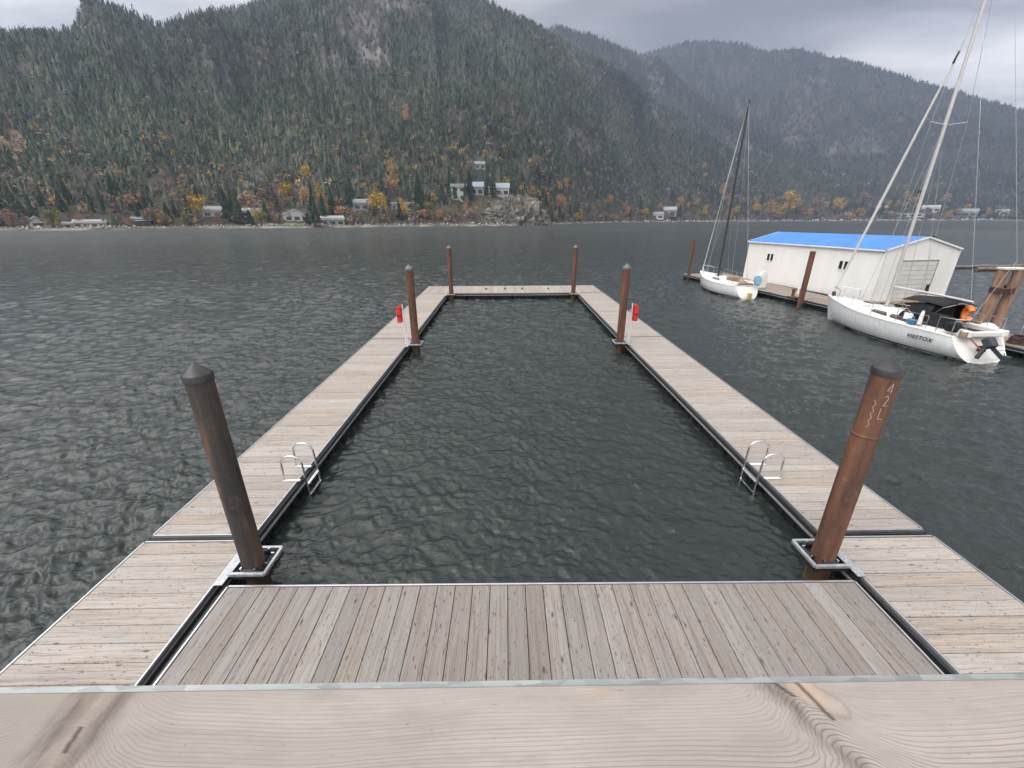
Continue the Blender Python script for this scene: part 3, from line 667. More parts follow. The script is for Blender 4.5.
C1 = [(240, 222, 34, 'tall dark conifer, left of the pair standing between the two cottages', 1.0), (229, 220, 34, 'tall dark conifer rising behind the dark roofed white house', 1.0), (251, 224, 16, 'short dark conifer in front of the grey cottage', 1.5),
 (316, 226, 36, 'dark conifer beside the pale beach cottage, tallest of its clump', 1.1), (325, 222, 30, 'dark conifer overhanging the pale beach cottage from the left', 1.0), (333, 214, 30, 'slender dark conifer behind the pale beach cottage', 1.0), (309, 224, 14, 'low dark conifer right of the white gabled house', 1.5),
 (419, 205, 34, 'large dark conifer right of the flat white house', 1.2), (470, 197, 30, 'dark conifer in front of the white villa on the bluff', .9), (488, 192, 24, 'dark conifer between the two roofs of the grey roofed villa', 1.0), (493, 196, 28, 'tall dark conifer left of the blue grey roofed villa', .9), (513, 192, 24, 'dark conifer right of the blue grey roofed villa', 1.0),
 (349, 208, 26, 'dark conifer left of the grey green house', 1.0), (450, 190, 24, 'dark conifer on the slope left of the white villa', 1.0), (140, 222, 20, 'dark conifer over the shore cabin', 1.2)]
for u, v, sc, lb, w in C1: tree(u, v, 'conifer', sc, lb, None, w, -3)
g_ = random.Random(3)
def filler(n, kinds, umin, umax, dv, rows, label, group):
    for i in range(n):
        u = umin+(umax-umin)*(i+g_.random())/n; v = 225-(u-512)*.0085-abs(min(0, 0))-g_.uniform(*dv)
        if any(abs(u-a) < b*.55+2 and v > vv-4 for a, vv, b in HP) and g_.random() < .6: continue
        tree(u, v, g_.choice(kinds), g_.uniform(*rows)*(1 if u < 560 else .72), label, group, g_.uniform(.9, 1.25))
filler(70, ['conifer'], 0, 760, (4, 30), (15, 26), 'one of the plain dark conifers crowded together just behind the far shore', 'plain dark conifers behind the far shore')
filler(75, ['bare'], 0, 1015, (0, 9), (7, 13), 'one of the low grey brown leafless trees lining the far shore', 'low leafless trees lining the far shore')
filler(50, ['russet'], 0, 1015, (0, 10), (6, 12), 'one of the small plain russet trees dotted along the far shore', 'small russet trees along the far shore')
filler(44, ['olive'], 0, 1015, (0, 12), (6, 11), 'one of the small dull olive trees dotted along the far shore', 'small olive trees along the far shore')
filler(12, ['orange'], 640, 1000, (2, 22), (8, 13), 'one of the small faded orange trees among the houses of the far right shore', 'small faded orange trees on the far right shore')
filler(22, ['conifer'], 780, 1020, (3, 14), (14, 24), 'one of the small dark conifers among the houses of the far right shore', 'small dark conifers on the far right shore')
filler(46, ['yellow', 'orange'], 130, 560, (2, 34), (8, 15), 'one of the small golden to orange trees scattered on the lower slope across the lake', 'small golden and orange trees on the lower slope')
filler(26, ['yellow', 'orange'], 560, 1010, (1, 18), (10, 18), 'one of the small amber trees scattered along the far right shore', 'small amber trees along the far right shore')
for kk, (a, b) in PROTO.items():
    if kk not in used: bpy.data.objects.remove(a); bpy.data.objects.remove(b)

# ---- rocky bluff
def bluff():
    mb = MB(); nu, nv = 90, 46; V = []
    x0, y0, z0, r, az = place(518, 226); cx, cy = ray(518, 226)[0]*(r+10), ray(518, 226)[1]*(r+10)
    for j in range(nv):
        ph = j/(nv-1)*math.pi/2
        for i in range(nu):
            th = 2*math.pi*i/nu; p = np.array([math.cos(th)*math.cos(ph)**.75*34, math.sin(th)*math.cos(ph)**.75*22, math.sin(ph)**.9*21])
            if p[0] > 0: p[0] *= .95
            n = fbm(np.array([p[0]*.22+math.sin(th)*3+50]), np.array([p[2]*.10+math.cos(th)*3+p[0]*.1+50]), 5, 5)[0]-.5
            n2 = fbm(np.array([p[0]*.5+p[1]*.5+80]), np.array([p[2]*.22+80]), 8, 4)[0]-.5
            k = 1+.55*n+.25*n2; V.append((cx+p[0]*k-5, cy+p[1]*k+6, -1+p[2]*(1+.8*n+.3*n2)*(1-.45*max(0, -p[0]/34))))
    Fc = [(j*nu+i, j*nu+(i+1) % nu, (j+1)*nu+(i+1) % nu, (j+1)*nu+i) for j in range(nv-1) for i in range(nu)]
    mb.add(V, Fc); o = mb.build('rock_cliff', M['rock']); o['kind'] = 'structure'
bluff()
# ---- beach boulders too many to count
def shore_rocks():
    Vs = []; Ts = []; n = 1600; az = -52+100*rng.random(n); s = shore(az); r = s+3+rng.random(n)*7
    base = np.array([[1, 0, 0], [0, 1, 0], [-1, 0, 0], [0, -1, 0], [0, 0, 1], [0, 0, -1]]); tri = np.array([[0, 1, 4], [1, 2, 4], [2, 3, 4], [3, 0, 4], [1, 0, 5], [2, 1, 5], [3, 2, 5], [0, 3, 5]])
    for i in range(n):
        sz = (.25+.9*rng.random()**3)*r[i]/380; a = math.radians(az[i]); P = base*sz*(.6+.8*rng.random((6, 3)))
        Vs.append(P+np.array([r[i]*math.sin(a), r[i]*math.cos(a), float(-.3+.22*(r[i]-s[i]))*1.0])); Ts.append(tri+i*6)
    c = np.repeat((.20+.35*rng.random((n, 1)))*np.array([[1, .97, .92]]), 6, 0)
    o = numesh('shore_rocks', np.concatenate(Vs), np.concatenate(Ts), M['forest'], c); o['kind'] = 'stuff'; o['label'] = 'pale rocks and driftwood strewn along the far waterline'
shore_rocks()
# ---- houses across the lake
def house(u, v, wpx, hpx, wall, roof, label, pitch=.35, wins=3, flat=False, gable_front=False, name='lakeside_house', storeys=1):
    x, y, z, r, az = place(u, v, -5); k = r*math.cos(math.radians(az))*.93/F; W_ = wpx*k; HH = hpx*k; D = max(5.0, W_*.55)
    t = root(name, label, 'house', (x, y, z-.6), -math.radians(az)+random.uniform(-.15, .15))
    hw = HH*(.86 if flat else .62); MB().box((0, D/2, (hw+2)/2-1), (W_, D, hw+2)).build('wall', wall, t)
    if gable_front:
        MB().prism([(-W_/2, hw-.01), (W_/2, hw-.01), (0, HH)], .02, D-.02).build('gable', wall, t)
        b = MB()
        for s_ in (-1, 1): b.bar((s_*W_*.30, -.4, (hw+HH)/2+.12-.0*s_), (s_*W_*.30, D+.4, (hw+HH)/2+.12), .1, .1)
        rf = MB()
        for s_ in (-1, 1):
            a0 = (s_*(W_/2+.5), hw-.5*(HH-hw)/(W_/2)+.05); a1 = (0, HH+.05); rf.prism([a0, a1, (a1[0], a1[1]+.3), (a0[0], a0[1]+.3)][::s_], -.5, D+.5)
        rf.build('roof', roof, t)
    elif flat:
        MB().box((0, D/2-.2, hw+.3), (W_+1.4, D+1.6, HH*.16+.2)).build('roof', roof, t)
    else:
        rf = MB(); vs = [(-W_/2-.5, -.7, hw), (W_/2+.5, -.7, hw), (W_/2+.5, D+.7, hw), (-W_/2-.5, D+.7, hw), (-W_/2-.3, D/2, HH), (W_/2+.3, D/2, HH)]
        rf.add(vs, [(0, 1, 5, 4), (2, 3, 4, 5), (1, 2, 5), (3, 0, 4), (3, 2, 1, 0)]); rf.build('roof', roof, t)
    for s_ in range(storeys):
        for i in range(wins):
            cx = (i+.5)/wins*W_-W_/2; zz = hw*(s_+.5)/storeys
            wn = MB().box((cx, -.03, zz), (W_/wins*.62, .08, hw*.42/storeys)).build('window', M['window'], t)
HS = [
 (38, 224, 11, 11, 'housewhite', 'roofwhite', 'small white gabled shed near the far left end of the shore', dict(gable_front=True, wins=1)),
 (71, 224, 13, 6, 'housewhite', 'roofgrey', 'low white outbuilding just left of the long white cottage', dict(wins=2)),
 (90, 224, 24, 8, 'housewhite', 'roofwhite', 'long low white cottage at the left end of the far shore', dict(wins=4)),
 (142, 223, 14, 10, 'housedark', 'roofgrey', 'small dark brown shore cabin left of the golden tree', dict(wins=2)),
 (217, 213, 24, 11, 'housewhite', 'roofgrey', 'white house with a wide dark roof left of the tall conifers', dict(wins=3)),
 (252, 213, 18, 9, 'housegrey', 'roofwhite', 'grey cottage with pale roof edge between conifers and mauve tree', dict(wins=3)),
 (297, 218, 22, 12, 'housewhite', 'roofwhite', 'white gabled house with dark windows above a green lawn', dict(gable_front=True, wins=3)),
 (333, 225, 22, 10, 'housegrey', 'roofwhite', 'pale roofed beach cottage under the round orange tree', dict(wins=3)),
 (361, 206, 15, 11, 'housegrey', 'roofgrey', 'small grey green house half hidden by yellow leaves', dict(wins=2)),
 (401, 206, 18, 8, 'housewhite', 'roofwhite', 'flat roofed white house with a row of windows', dict(flat=True, wins=4)),
 (459, 197, 14, 16, 'housewhite', 'roofwhite', 'tall white villa on top of the rocky bluff', dict(flat=True, wins=2, storeys=2)),
 (477, 192, 13, 13, 'housegrey', 'roofblue', 'grey roofed villa wing between the conifers on the bluff', dict(wins=2)),
 (499, 193, 20, 13, 'housewhite', 'roofblue', 'white villa with a blue grey roof at the right of the bluff', dict(wins=3)),
 (480, 165, 10, 7, 'housegrey', 'roofgrey', 'small grey house high on the hill crest above the villas', dict(wins=2)),
 (669, 214, 13, 9, 'housegrey', 'roofwhite', 'terraced pale house stepping up the slope left of the small sailboat', dict(wins=2)),
 (657, 217, 12, 7, 'housewhite', 'roofgrey', 'low white annex left of the terraced pale house', dict(wins=2)),
 (930, 211, 14, 7, 'housewhite', 'roofwhite', 'pale roofed house right of the large sailboat mast', dict(wins=3)),
 (908, 216, 22, 4, 'housewhite', 'roofwhite', 'long low white building behind the large sailboat mast', dict(wins=4, flat=True)),
 (965, 216, 17, 8, 'housegrey', 'roofgrey', 'grey house with a grey roof near the far right shore end', dict(wins=3)),
 (1000, 214, 12, 6, 'housewhite', 'roofgrey', 'small white house at the far right end of the shore', dict(wins=2)),
 (880, 210, 10, 6, 'housedark', 'roofgrey', 'small dark house behind the forestay of the large sailboat', dict(wins=2)),
 (845, 217, 9, 5, 'housegrey', 'roofwhite', 'tiny pale cottage on the shore above the blue roof', dict(wins=2)),
]
for u, v, w, h, wl, rf, lb, kw in HS: house(u, v, w, h, M[wl], M[rf], lb, **kw)
def lawn():
    x, y, z, r, az = place(283, 226, 1); mb = MB(); V = []
    for j in range(8):
        for i in range(20):
            a = az-1.6+3.6*i/19; rr = r+.0+9*j/7; aa = math.radians(a); V.append((rr*math.sin(aa), rr*math.cos(aa), ground_z(a, rr)+.35))
    mb.add(V, [(j*20+i, j*20+i+1, (j+1)*20+i+1, (j+1)*20+i) for j in range(7) for i in range(19)])
    o = mb.build('lawn', simple('lawn_grass', (.13, .20, .05), .95, 0, .15, .4)); o['kind'] = 'stuff'; o['label'] = 'bright green lawn sloping to the far beach'
lawn()

# ---------------------------------------------------------------- swimming dock
def deck(name, label, quad, along, mat, floats=True, sides=('L', 'R', 'N', 'F'), pitch=.192, cat='dock', group=None):
    """quad: near-left, near-right, far-right, far-left in world xy; boards run 'x' or 'y'"""
    q = [Vector((a, b, 0)) for a, b in quad]; c = sum(q, Vector())/4; t = root(name, label, cat, (c.x, c.y, 0), 0, group); q = [p-c for p in q]
    def P(s, f): return (q[0]*(1-s)+q[1]*s)*(1-f)+(q[3]*(1-s)+q[2]*s)*f
    W_ = ((q[1]-q[0]).length+(q[2]-q[3]).length)/2; L = ((q[3]-q[0]).length+(q[2]-q[1]).length)/2
    mb = MB(); bc = []; e = .028; es, ef = e/W_, e/L
    span = (L if along == 'x' else W_)-2*e; n = max(2, round(span/pitch)); gp = .007; seed = random.random()*50
    for i in range(n):
        a = (e+span*i/n+gp/2)/(span+2*e); b = (e+span*(i+1)/n-gp/2)/(span+2*e); dz = random.uniform(-.0015, .0015); sk = random.uniform(-.0012, .0012)
        if along == 'x': cs = [P(es, a), P(1-es, a), P(1-es, b), P(es, b)]; Lb = W_
        else: cs = [P(a, ef), P(a, 1-ef), P(b, 1-ef), P(b, ef)]; Lb = L
        w = span/n; o = len(mb.v); r_ = .003
        mb.v += [tuple(p+Vector((0, 0, z))) for z in (dz-.038, dz-r_) for p in cs]
        ctr = (cs[0]+cs[1]+cs[2]+cs[3])/4; inn = [p+(cs[3-k] - p).normalized()*r_ for k, p in enumerate(cs)]
        mb.v += [tuple(p+Vector((0, 0, dz+sk))) for p in inn]
        ids = [(0, 0), (Lb, 0), (Lb, w), (0, w)]
        bc += [(x+i*3.7, y, i+seed) for _ in range(3) for x, y in ids]
        for A_, B_ in ((0, 4), (4, 8)):
            mb.f += [(o+A_+k, o+A_+(k+1) % 4, o+B_+(k+1) % 4, o+B_+k) for k in range(4)]
        mb.f.append((o+8, o+9, o+10, o+11))
    mb.a['bco'] = ('FLOAT_VECTOR', bc); mb.build('deck_boards', mat, t)
    E_ = [(q[0], q[1]), (q[1], q[2]), (q[2], q[3]), (q[3], q[0])]
    al = MB(); ru = MB(); ch = MB(); up_ = Vector((0, 0, 1))
    for a, b in E_:
        d = (b-a).normalized(); nrm = Vector((d.y, -d.x, 0))
        ins = nrm*-.010; al.bar(a+ins+d*.001+up_*-.012, b+ins-d*.001+up_*-.012, .020, .034)
        ru.bar(a+nrm*.014+up_*-.062, b+nrm*.014+up_*-.062, .05, .062)
        ch.bar(a+nrm*.022+up_*-.112, b+nrm*.022+up_*-.112, .062, .030)
    al.build('edge_trim', M['alu'], t); ru.build('rub_strip', M['rubber'], t); ch.build('steel_channel', M['galv'], t)
    un = MB(); un.add([tuple(P(s, f)+up_*z) for z in (-.05, -.13) for s, f in ((.03, .01), (.97, .01), (.97, .99), (.03, .99))], [(0, 1, 2, 3), (7, 6, 5, 4), (0, 4, 5, 1), (1, 5, 6, 2), (2, 6, 7, 3), (3, 7, 4, 0)]); un.build('joist_frame', M['rubber'], t)
    if floats:
        long_y = L >= W_; LL = L if long_y else W_; m = max(1, round(LL/1.25))
        for i in range(m):
            a, b = (i+.04)/m, (i+.96)/m; fl = MB()
            def QQ(s, f): return P(s, f) if long_y else P(f, s)
            rings = [(-.13, .045, 0), (-.17, .03, -.01), (-.30, .03, -.01), (-.34, .05, .0), (-.62, .06, .0)]; o = 0
            for z, ms, me_ in rings:
                fl.v += [tuple(QQ(s, f)+up_*z) for s, f in ((ms, a+me_/m), (1-ms, a+me_/m), (1-ms, b-me_/m), (ms, b-me_/m))]
            for k in range(len(rings)-1): fl.f += [(k*4+j, k*4+(j+1) % 4, (k+1)*4+(j+1) % 4, (k+1)*4+j) for j in range(4)]
            # moulded ribs on the long faces
            for s in (.028, .972):
                for j in range(4):
                    f = a+(b-a)*(j+.5)/4; p = QQ(s, f); fl.box((p.x, p.y, -.235), (.03, .10, .16) if long_y else (.10, .03, .16))
            fl.build('float', M['float'], t)
    return t
D = {}
D['nl'] = deck('dock_section', 'left walkway section nearest the railing, boards running crosswise', [(-4.60, .9), (-3.255, .9), (-3.33, 4.245), (-4.655, 4.245)], 'x', M['deck'])
D['nr'] = deck('dock_section', 'right walkway section nearest the railing, boards running crosswise', [(4.045, .9), (5.42, .9), (5.475, 4.175), (4.02, 4.175)], 'x', M['deck'])
D['fr'] = deck('dock_section', 'front dock section of grey boards running lengthwise below the railing', [(-3.13, .9), (3.875, .9), (3.91, 3.48), (-3.16, 3.53)], 'y', M['deck_front'], pitch=.195)
D['l1'] = deck('dock_section', 'long left walkway section that carries the near left swim ladder', [(-4.645, 4.34), (-3.315, 4.34), (-3.30, 13.97), (-4.70, 13.97)], 'x', M['deck'])
D['l2'] = deck('dock_section', 'far left walkway section beyond the seam beside the red box', [(-4.70, 14.02), (-3.30, 14.02), (-3.35, 23.55), (-4.80, 23.55)], 'x', M['deck'])
D['r1'] = deck('dock_section', 'long right walkway section that carries the right swim ladder', [(5.465, 4.28), (4.06, 4.28), (3.99, 13.97), (5.47, 13.97)][::-1] and [(4.06, 4.28), (5.465, 4.28), (5.47, 13.97), (3.975, 13.97)], 'x', M['deck'])
D['r2'] = deck('dock_section', 'far right walkway section beyond the seam beside the red box', [(3.975, 14.02), (5.47, 14.02), (5.45, 23.5), (4.0, 23.5)], 'x', M['deck'])
D['far'] = deck('dock_section', 'far cross walkway closing the end of the swimming area', [(-4.80, 23.6), (5.45, 23.56), (5.44, 26.3), (-4.83, 26.3)], 'y', M['deck'])
# joint brackets
def pile_(x, y, top, label, mat, capmat, r=.148, cap=True, name='steel_pile', wet=True, group=None, texts=None):
    r *= .82
    t = root(name, label, 'pile', (x, y, 0), random.random() if not texts else 0, group)
    hb = top-.125 if cap else top
    mb = MB(); mb.lathe([(r, -2.5), (r, -.18), (r, hb*.5), (r, hb)], 40); mb.smooth = True
    if not cap: mb.lathe([(r, hb), (r*.86, hb), (r*.86, hb-.4), (0.001, hb-.4)], 40)
    mb.build('shaft', mat, t)
    b = MB(); b.lathe([(r+.002, -2.4), (r+.003, -.17), (r+.0005, -.10)], 40); b.build('waterline_stain', M['rust_wet'], t, smooth=True)
    if cap:
        c = MB(); c.lathe([(r-.001, hb-.055), (r+.010, hb-.055), (r+.010, hb), (r+.006, hb+.008)], 40); c.smooth = True; c.lathe([(r+.007, hb+.0081), (.004, top), (.0, top)], 9)
        c.build('cone_cap', capmat, t)
    return t
PL = []
PL.append(pile_(-3.0, 3.80, 2.55, 'near left dark steel pile with rust streaks beside the front dock', M['rust_dark'], M['cap']))
PL.append(pile_(3.76, 3.80, 2.55, 'near right rust brown pile with chalk marks below its black cone cap', M['rust'], M['cap'], texts=1))
capgrey = simple('sky_glint_cap', (.13, .135, .14), .5, 0, .15, 6)  # dark cone caps, base colour lightened to stand in for sky glint
PL.append(pile_(-3.0, 13.2, 2.56, 'rusty pile beside the red box on the left walkway', M['rust'], capgrey))
PL.append(pile_(3.74, 13.2, 2.56, 'rusty pile beside the red box on the right walkway', M['rust'], capgrey))
PL.append(pile_(-3.03, 23.0, 2.60, 'slender rusty pile at the far left inner corner of the docks', M['rust'], capgrey))
PL.append(pile_(3.68, 23.0, 2.60, 'slender rusty pile at the far right inner corner of the docks', M['rust'], capgrey))
# chalk marks and weld ring on the near right pile
def chalk():
    t = PL[1]; r = .1495*.82
    def pt(a, z): return (r*math.cos(a), r*math.sin(a), z)
    mb = MB(); base = math.radians(-112)
    def stroke(pl):
        pts = []
        for (a, z), (b, w) in zip(pl, pl[1:]):
            for k in range(5): pts.append(pt(a+(b-a)*k/4, z+(w-z)*k/4))
        mb.tube(pts, .0022, 5)
    def glyph(segs, z0, a0):
        for sg in segs: stroke([(a0+x*.55, z0+z*.16) for x, z in sg])
    # vertical column "L 2 4" turned on its side
    glyph([[(0, 0), (0, .75)], [(0, 0), (.55, 0)]], 1.93, base)
    glyph([[(0, .65), (.3, .8), (.5, .55), (.1, .1), (.6, .1)]], 2.06, base)
    glyph([[(0.5, .1), (.5, .75), (0, .3), (.65, .3)]], 2.19, base)
    for k in range(4): glyph([[(0, .1), (.3, .35), (0, .6)]], 1.80+k*.075, base-.55)
    mb.build('chalk_marking', M['chalk'], t)
    w = MB(); w.lathe([(r-.001, 1.685), (r+.004, 1.69), (r+.004, 1.715), (r-.001, 1.72)], 36); w.build('weld_ring', M['rust'], t, smooth=True)
chalk()
# pile guides
def guide(px, py, side, label, yo=0.0):
    """side: +1 walkway lies to +x of the pile, -1 to -x"""
    t = root('pile_guide', label, 'pile guide', (px, py+yo, 0), 0, 'pile guides'); s = side; z = .055; fx = -.205*s; bx = .215*s; w = .205
    fr = MB()
    for a, b in (((bx, w, z), (fx, w, z)), ((fx, w, z), (fx, -w, z)), ((fx, -w, z), (bx, -w, z))): fr.bar(a, b, .034, .042)
    fr.build('guide_frame', M['galv'], t, .004)
    lo = MB()
    for a, b in (((bx, w-.02, z-.07), (fx, w-.02, z-.07)), ((fx, w, z-.07), (fx, -w, z-.07)), ((fx, -w+.02, z-.07), (bx, -w+.02, z-.07))): lo.bar(a, b, .025, .03)
    lo.build('lower_bracket', M['rubber'], t)
    MB().box((bx+.035*s, 0, .028), (.10, .66, .012)).build('mounting_plate', M['galv'], t, .003)
    for (x, y, rx, ry) in ((fx+.045*s, 0, .05, .16), (0, -w+.05, .16, .05), (0, w-.05, .16, .05)):
        ro = MB(); a = (x-rx/2 if rx > ry else x, y-ry/2 if ry > rx else y, z); b = (x+rx/2 if rx > ry else x, y+ry/2 if ry > rx else y, z); ro.tube([a, b], .028, 12)
        ro.build('roller', M['rubber'], t)
        br = MB()
        for e in (a, b): br.box((e[0], e[1], z+.01), (.018, .03, .07) if rx > ry else (.03, .018, .07))
        br.build('roller_bracket', M['chrome'], t)
    return t
guide(-3.0, 3.84, -1, 'galvanised guide bracket around the near left dark pile'); guide(3.76, 3.84, 1, 'galvanised guide bracket around the near right rusty pile')
guide(-3.0, 13.2, -1, 'galvanised guide bracket around the left pile by the red box'); guide(3.74, 13.2, 1, 'galvanised guide bracket around the right pile by the red box')
guide(-3.05, 23.0, -1, 'galvanised guide bracket around the far left corner pile'); guide(3.70, 23.0, 1, 'galvanised guide bracket around the far right corner pile')
# ladders
def ladder(x, y, side, label):
    """side -1: dock to -x"""
    t = root('swim_ladder', label, 'ladder', (x, y, 0), 0, 'swim ladders'); s = side
    for k, yy in ((0, -.20), (1, .20)):
        pts = [(.22*s, yy, .012), (.22*s, yy, .29)]
        for i in range(9):
            a = math.pi*i/8; pts.append((.05*s+.15*s*math.cos(a)+.02*s*(1+math.cos(a))/2, yy, .31+.14*math.sin(a)))
        pts += [(-.105*s, yy, .20), (-.12*s, yy, -.2), (-.12*s, yy, -1.1)]
        MB().tube(pts, .0165, 10).build('rail', M['chrome'], t)
        MB().bar((.24*s, yy, .012), (-.02*s, yy, .012), .045, .010).build('foot_plate', M['white'], t)
    for z in (-.07, -.26, -.5, -.75):
        MB().box((-.12*s, 0, z), (.05, .385, .022)).build('rung', M['chrome'], t, .004)
    return t
ladder(-3.29, 5.74, -1, 'bright metal swim ladder hooked over the left walkway edge'); ladder(4.05, 5.66, 1, 'bright metal swim ladder hooked over the right walkway edge')
# red rescue boxes on white posts
def redbox(x, y, s, label):
    t = root('rescue_box', label, 'rescue box', (x, y, 0), 0, 'red rescue boxes')
    MB().box((0, 0, .65), (.03, .045, 1.30)).build('post', M['white'], t, .005)
    MB().box((-.06*s, 0, .55), (.02, .03, 1.1)).build('pole', M['white'], t, .005)
    MB().box((0, 0, .008), (.14, .16, .016)).build('base_plate', M['galv'], t)
    b = MB(); b.prism([(.05*s, .72), (.05*s, 1.20), (.07*s, 1.25), (.12*s, 1.26), (.18*s, 1.21), (.19*s, 1.15), (.19*s, .72)][::s], -.09, .09); b.build('box_body', M['red'], t, .01)
    MB().box((.125*s, -.10, .95), (.12, .02, .03)).build('latch', M['rubber'], t)
redbox(-3.36, 13.36, -1, 'red rescue box on a white post on the left walkway'); redbox(4.08, 13.36, 1, 'red rescue box on a white post on the right walkway')
for i, (x, y) in enumerate([(-1.22, 25.0), (-.09, 25.0), (.92, 24.95), (2.47, 24.95)]):
    t = root('mooring_cleat', ['leftmost of the four small dark cleats on the far cross walkway', 'second from the left of the four small cleats on the far cross walkway', 'third from the left of the four small cleats on the far cross walkway', 'rightmost of the four small dark cleats on the far cross walkway'][i], 'cleat', (x, y, 0), 0, 'cleats on the far walkway')
    MB().box((0, 0, .02), (.10, .22, .035)).box((0, -.05, .05), (.05, .03, .04)).box((0, .05, .05), (.05, .03, .04)).build('cleat_base', M['rubber'], t, .004)
    MB().tube([(0, -.17, .075), (0, 0, .085), (0, .17, .075)], [.014, .022, .014], 8).build('horn', M['cable'], t)
# ---------------------------------------------------------------- railing in front of the camera
def railing():
    t = root('pier_railing', 'weathered wooden rail board with knots running across the bottom of the view', 'railing', (0, 0, 3.38), math.radians(-.15))
    # board lies in local coordinates equal to world metres (x, y), top at 0
    mb = MB(); n = 60; prof = [(.06, -.038), (.06, -.004), (.064, 0), (.2645, 0), (.2665, -.002), (.2665, -.038)]
    for i in range(n+1):
        x = -1.3+2.6*i/n
        for y, z in prof: mb.v.append((x, y, z))
    k = len(prof); mb.f += [(i*k+j, (i+1)*k+j, (i+1)*k+(j+1) % k, i*k+(j+1) % k) for i in range(n) for j in range(k)]; mb.build('rail_board', M['rail'], t)
    MB().box((0, .2725, -.013), (2.6, .009, .006)).box((0, .2790, -.040), (2.6, .003, .05)).build('metal_flashing', M['flash'], t)
    for x in (-1.0, 1.0): MB().box((x, .13, -.60), (.09, .09, 1.12)).build('rail_post', M['deck_old'] if False else M['tan'], t)
railing()
def pier():
    t = root('fixed_pier', 'wooden pier deck behind the railing', 'pier', (0, -1.2, 2.22))
    mb = MB(); bc = []
    for i in range(16):
        y = 1.38-i*.19; o = len(mb.v); mb.box((0, y, -.02), (3.4, .185, .04)); bc += [(v[0]+2, v[1]-y, i) for v in mb.v[o:]]
    mb.a['bco'] = ('FLOAT_VECTOR', bc); mb.build('pier_boards', M['deck_old'], t)
    for x in (-1.5, 1.5): MB().tube([(x, .4, -.05), (x, .4, -4.5)], .12, 16).build('support_post', M['log'], t)
    MB().box((0, .4, -.12), (3.3, .15, .15)).build('cross_beam', M['tan'], t)
pier()

# ---------------------------------------------------------------- marina float, boathouse, piles
MD = [(13.25, 32.0), (16.55, 32.0), (17.35, 21.0), (17.95, 11.0), (16.35, 11.0), (15.35, 20.0)]
def marina():
    qa = [(16.35, 11.0), (18.1, 11.0), (17.05, 21.3), (15.05, 21.3)]; qb = [(15.05, 21.35), (17.05, 21.35), (16.6, 32.0), (13.3, 32.0)]
    deck('marina_float', 'old plank marina float the large sailboat is tied to', qa, 'y', M['deck_old'], pitch=.22)
    deck('marina_float', 'old plank marina float between the small sailboat and the boathouse', qb, 'y', M['deck_old'], pitch=.22)
marina()
def boathouse():
    nl = Vector((17.98, 20.25, 0)); d = Vector((-.152, .988, 0)).normalized(); rz = math.atan2(-d.x, d.y)
    t = root('boathouse', 'long white metal boathouse with a bright blue roof floating beside the marina', 'boathouse', (nl.x, nl.y, 0), rz)
    W_, L, h, hr = 4.22, 9.35, 2.42, 2.95; z0 = -.02
    # walls: pentagon shell
    MB().prism([(0, z0), (W_, z0), (W_, h), (W_/2, hr), (0, h)], 0, L).build('wall', M['siding'], t)
    MB().box((W_/2, L/2, -.2), (W_+.5, L+.5, .34)).build('float_base', M['rubber'], t)
    MB().box((W_/2, -.18, -.02), (W_+.3, .35, .05)).build('float_deck', M['deck_old'] if False else M['tan'], t)
    for s_, nm in ((0, 'roof'), (1, 'roof')):
        x0, x1 = (-.08, W_/2) if not s_ else (W_+.08, W_/2); sl = (hr-h)/(W_/2); za = h-.10*sl
        b = MB(); pol = [(x0, za+.012), (x1, hr+.012), (x1, hr+.06), (x0, za+.06)]; b.prism(pol if not s_ else pol[::-1], -.05, L+.05); b.build(nm, M['roof_blue'], t)
    for yy in (-.07, L+.07):
        tr = MB()
        for xa, xb in ((-.08, W_/2), (W_+.08, W_/2)):
            tr.bar((xa, yy, h+.0), (xb, yy, hr+.035), .03, .075)
        tr.build('gable_trim', M['white'], t)
    MB().bar((-.105, -.03, h-.02), (-.105, L+.03, h-.02), .04, .07).build('gutter', M['white'], t)
    for x in (-.012, W_+.012): MB().box((x, -.012, h/2), (.06, .06, h)).build('corner_trim', M['white'], t)
    gd = MB(); gx0, gx1, gh = .92, 3.12, 1.90
    for i in range(8): gd.box(((gx0+gx1)/2, -.028, .12+(i+.5)*(gh-.12)/8), (gx1-gx0, .03, (gh-.12)/8-.018))
    gd.box(((gx0+gx1)/2, -.008, gh/2+.06), (gx1-gx0, .012, gh-.12)); g_o = gd.build('roller_door', simple('garage_door_paint', (.62, .61, .58), .5, 0, .06, 2), t)
    MB().box((gx1-.12, -.06, .55), (.14, .04, .42)).build('door_handle', M['rubber'], g_o)
    fr = MB(); fr.box(((gx0+gx1)/2, -.035, gh+.02), (gx1-gx0+.08, .05, .04)).box((gx0-.015, -.035, gh/2), (.03, .05, gh)).box((gx1+.015, -.035, gh/2), (.03, .05, gh)); fr.build('door_frame', M['roofgrey'], g_o)
    for yc in (7.2, 2.0):
        for k in (-.15, .15):
            w = MB().box((-.012, yc+k, 1.55), (.03, .17, .40)).build('window', M['window'], t)
            MB().box((-.02, yc+k, 1.33), (.05, .22, .03)).build('sill', M['white'], w)
    MB().box((W_/2+.5, .25, hr-.02), (.24, .24, .22)).build('roof_vent', M['rubber'], t, .01)
boathouse()
pile_(13.48, 31.2, 2.45, 'bare topped rusty pile at the far end of the marina float', M['rust'], None, .14, False)
pile_(14.80, 20.7, 2.36, 'bare topped rusty pile between the two sailboats', M['rust'], None, .15, False)
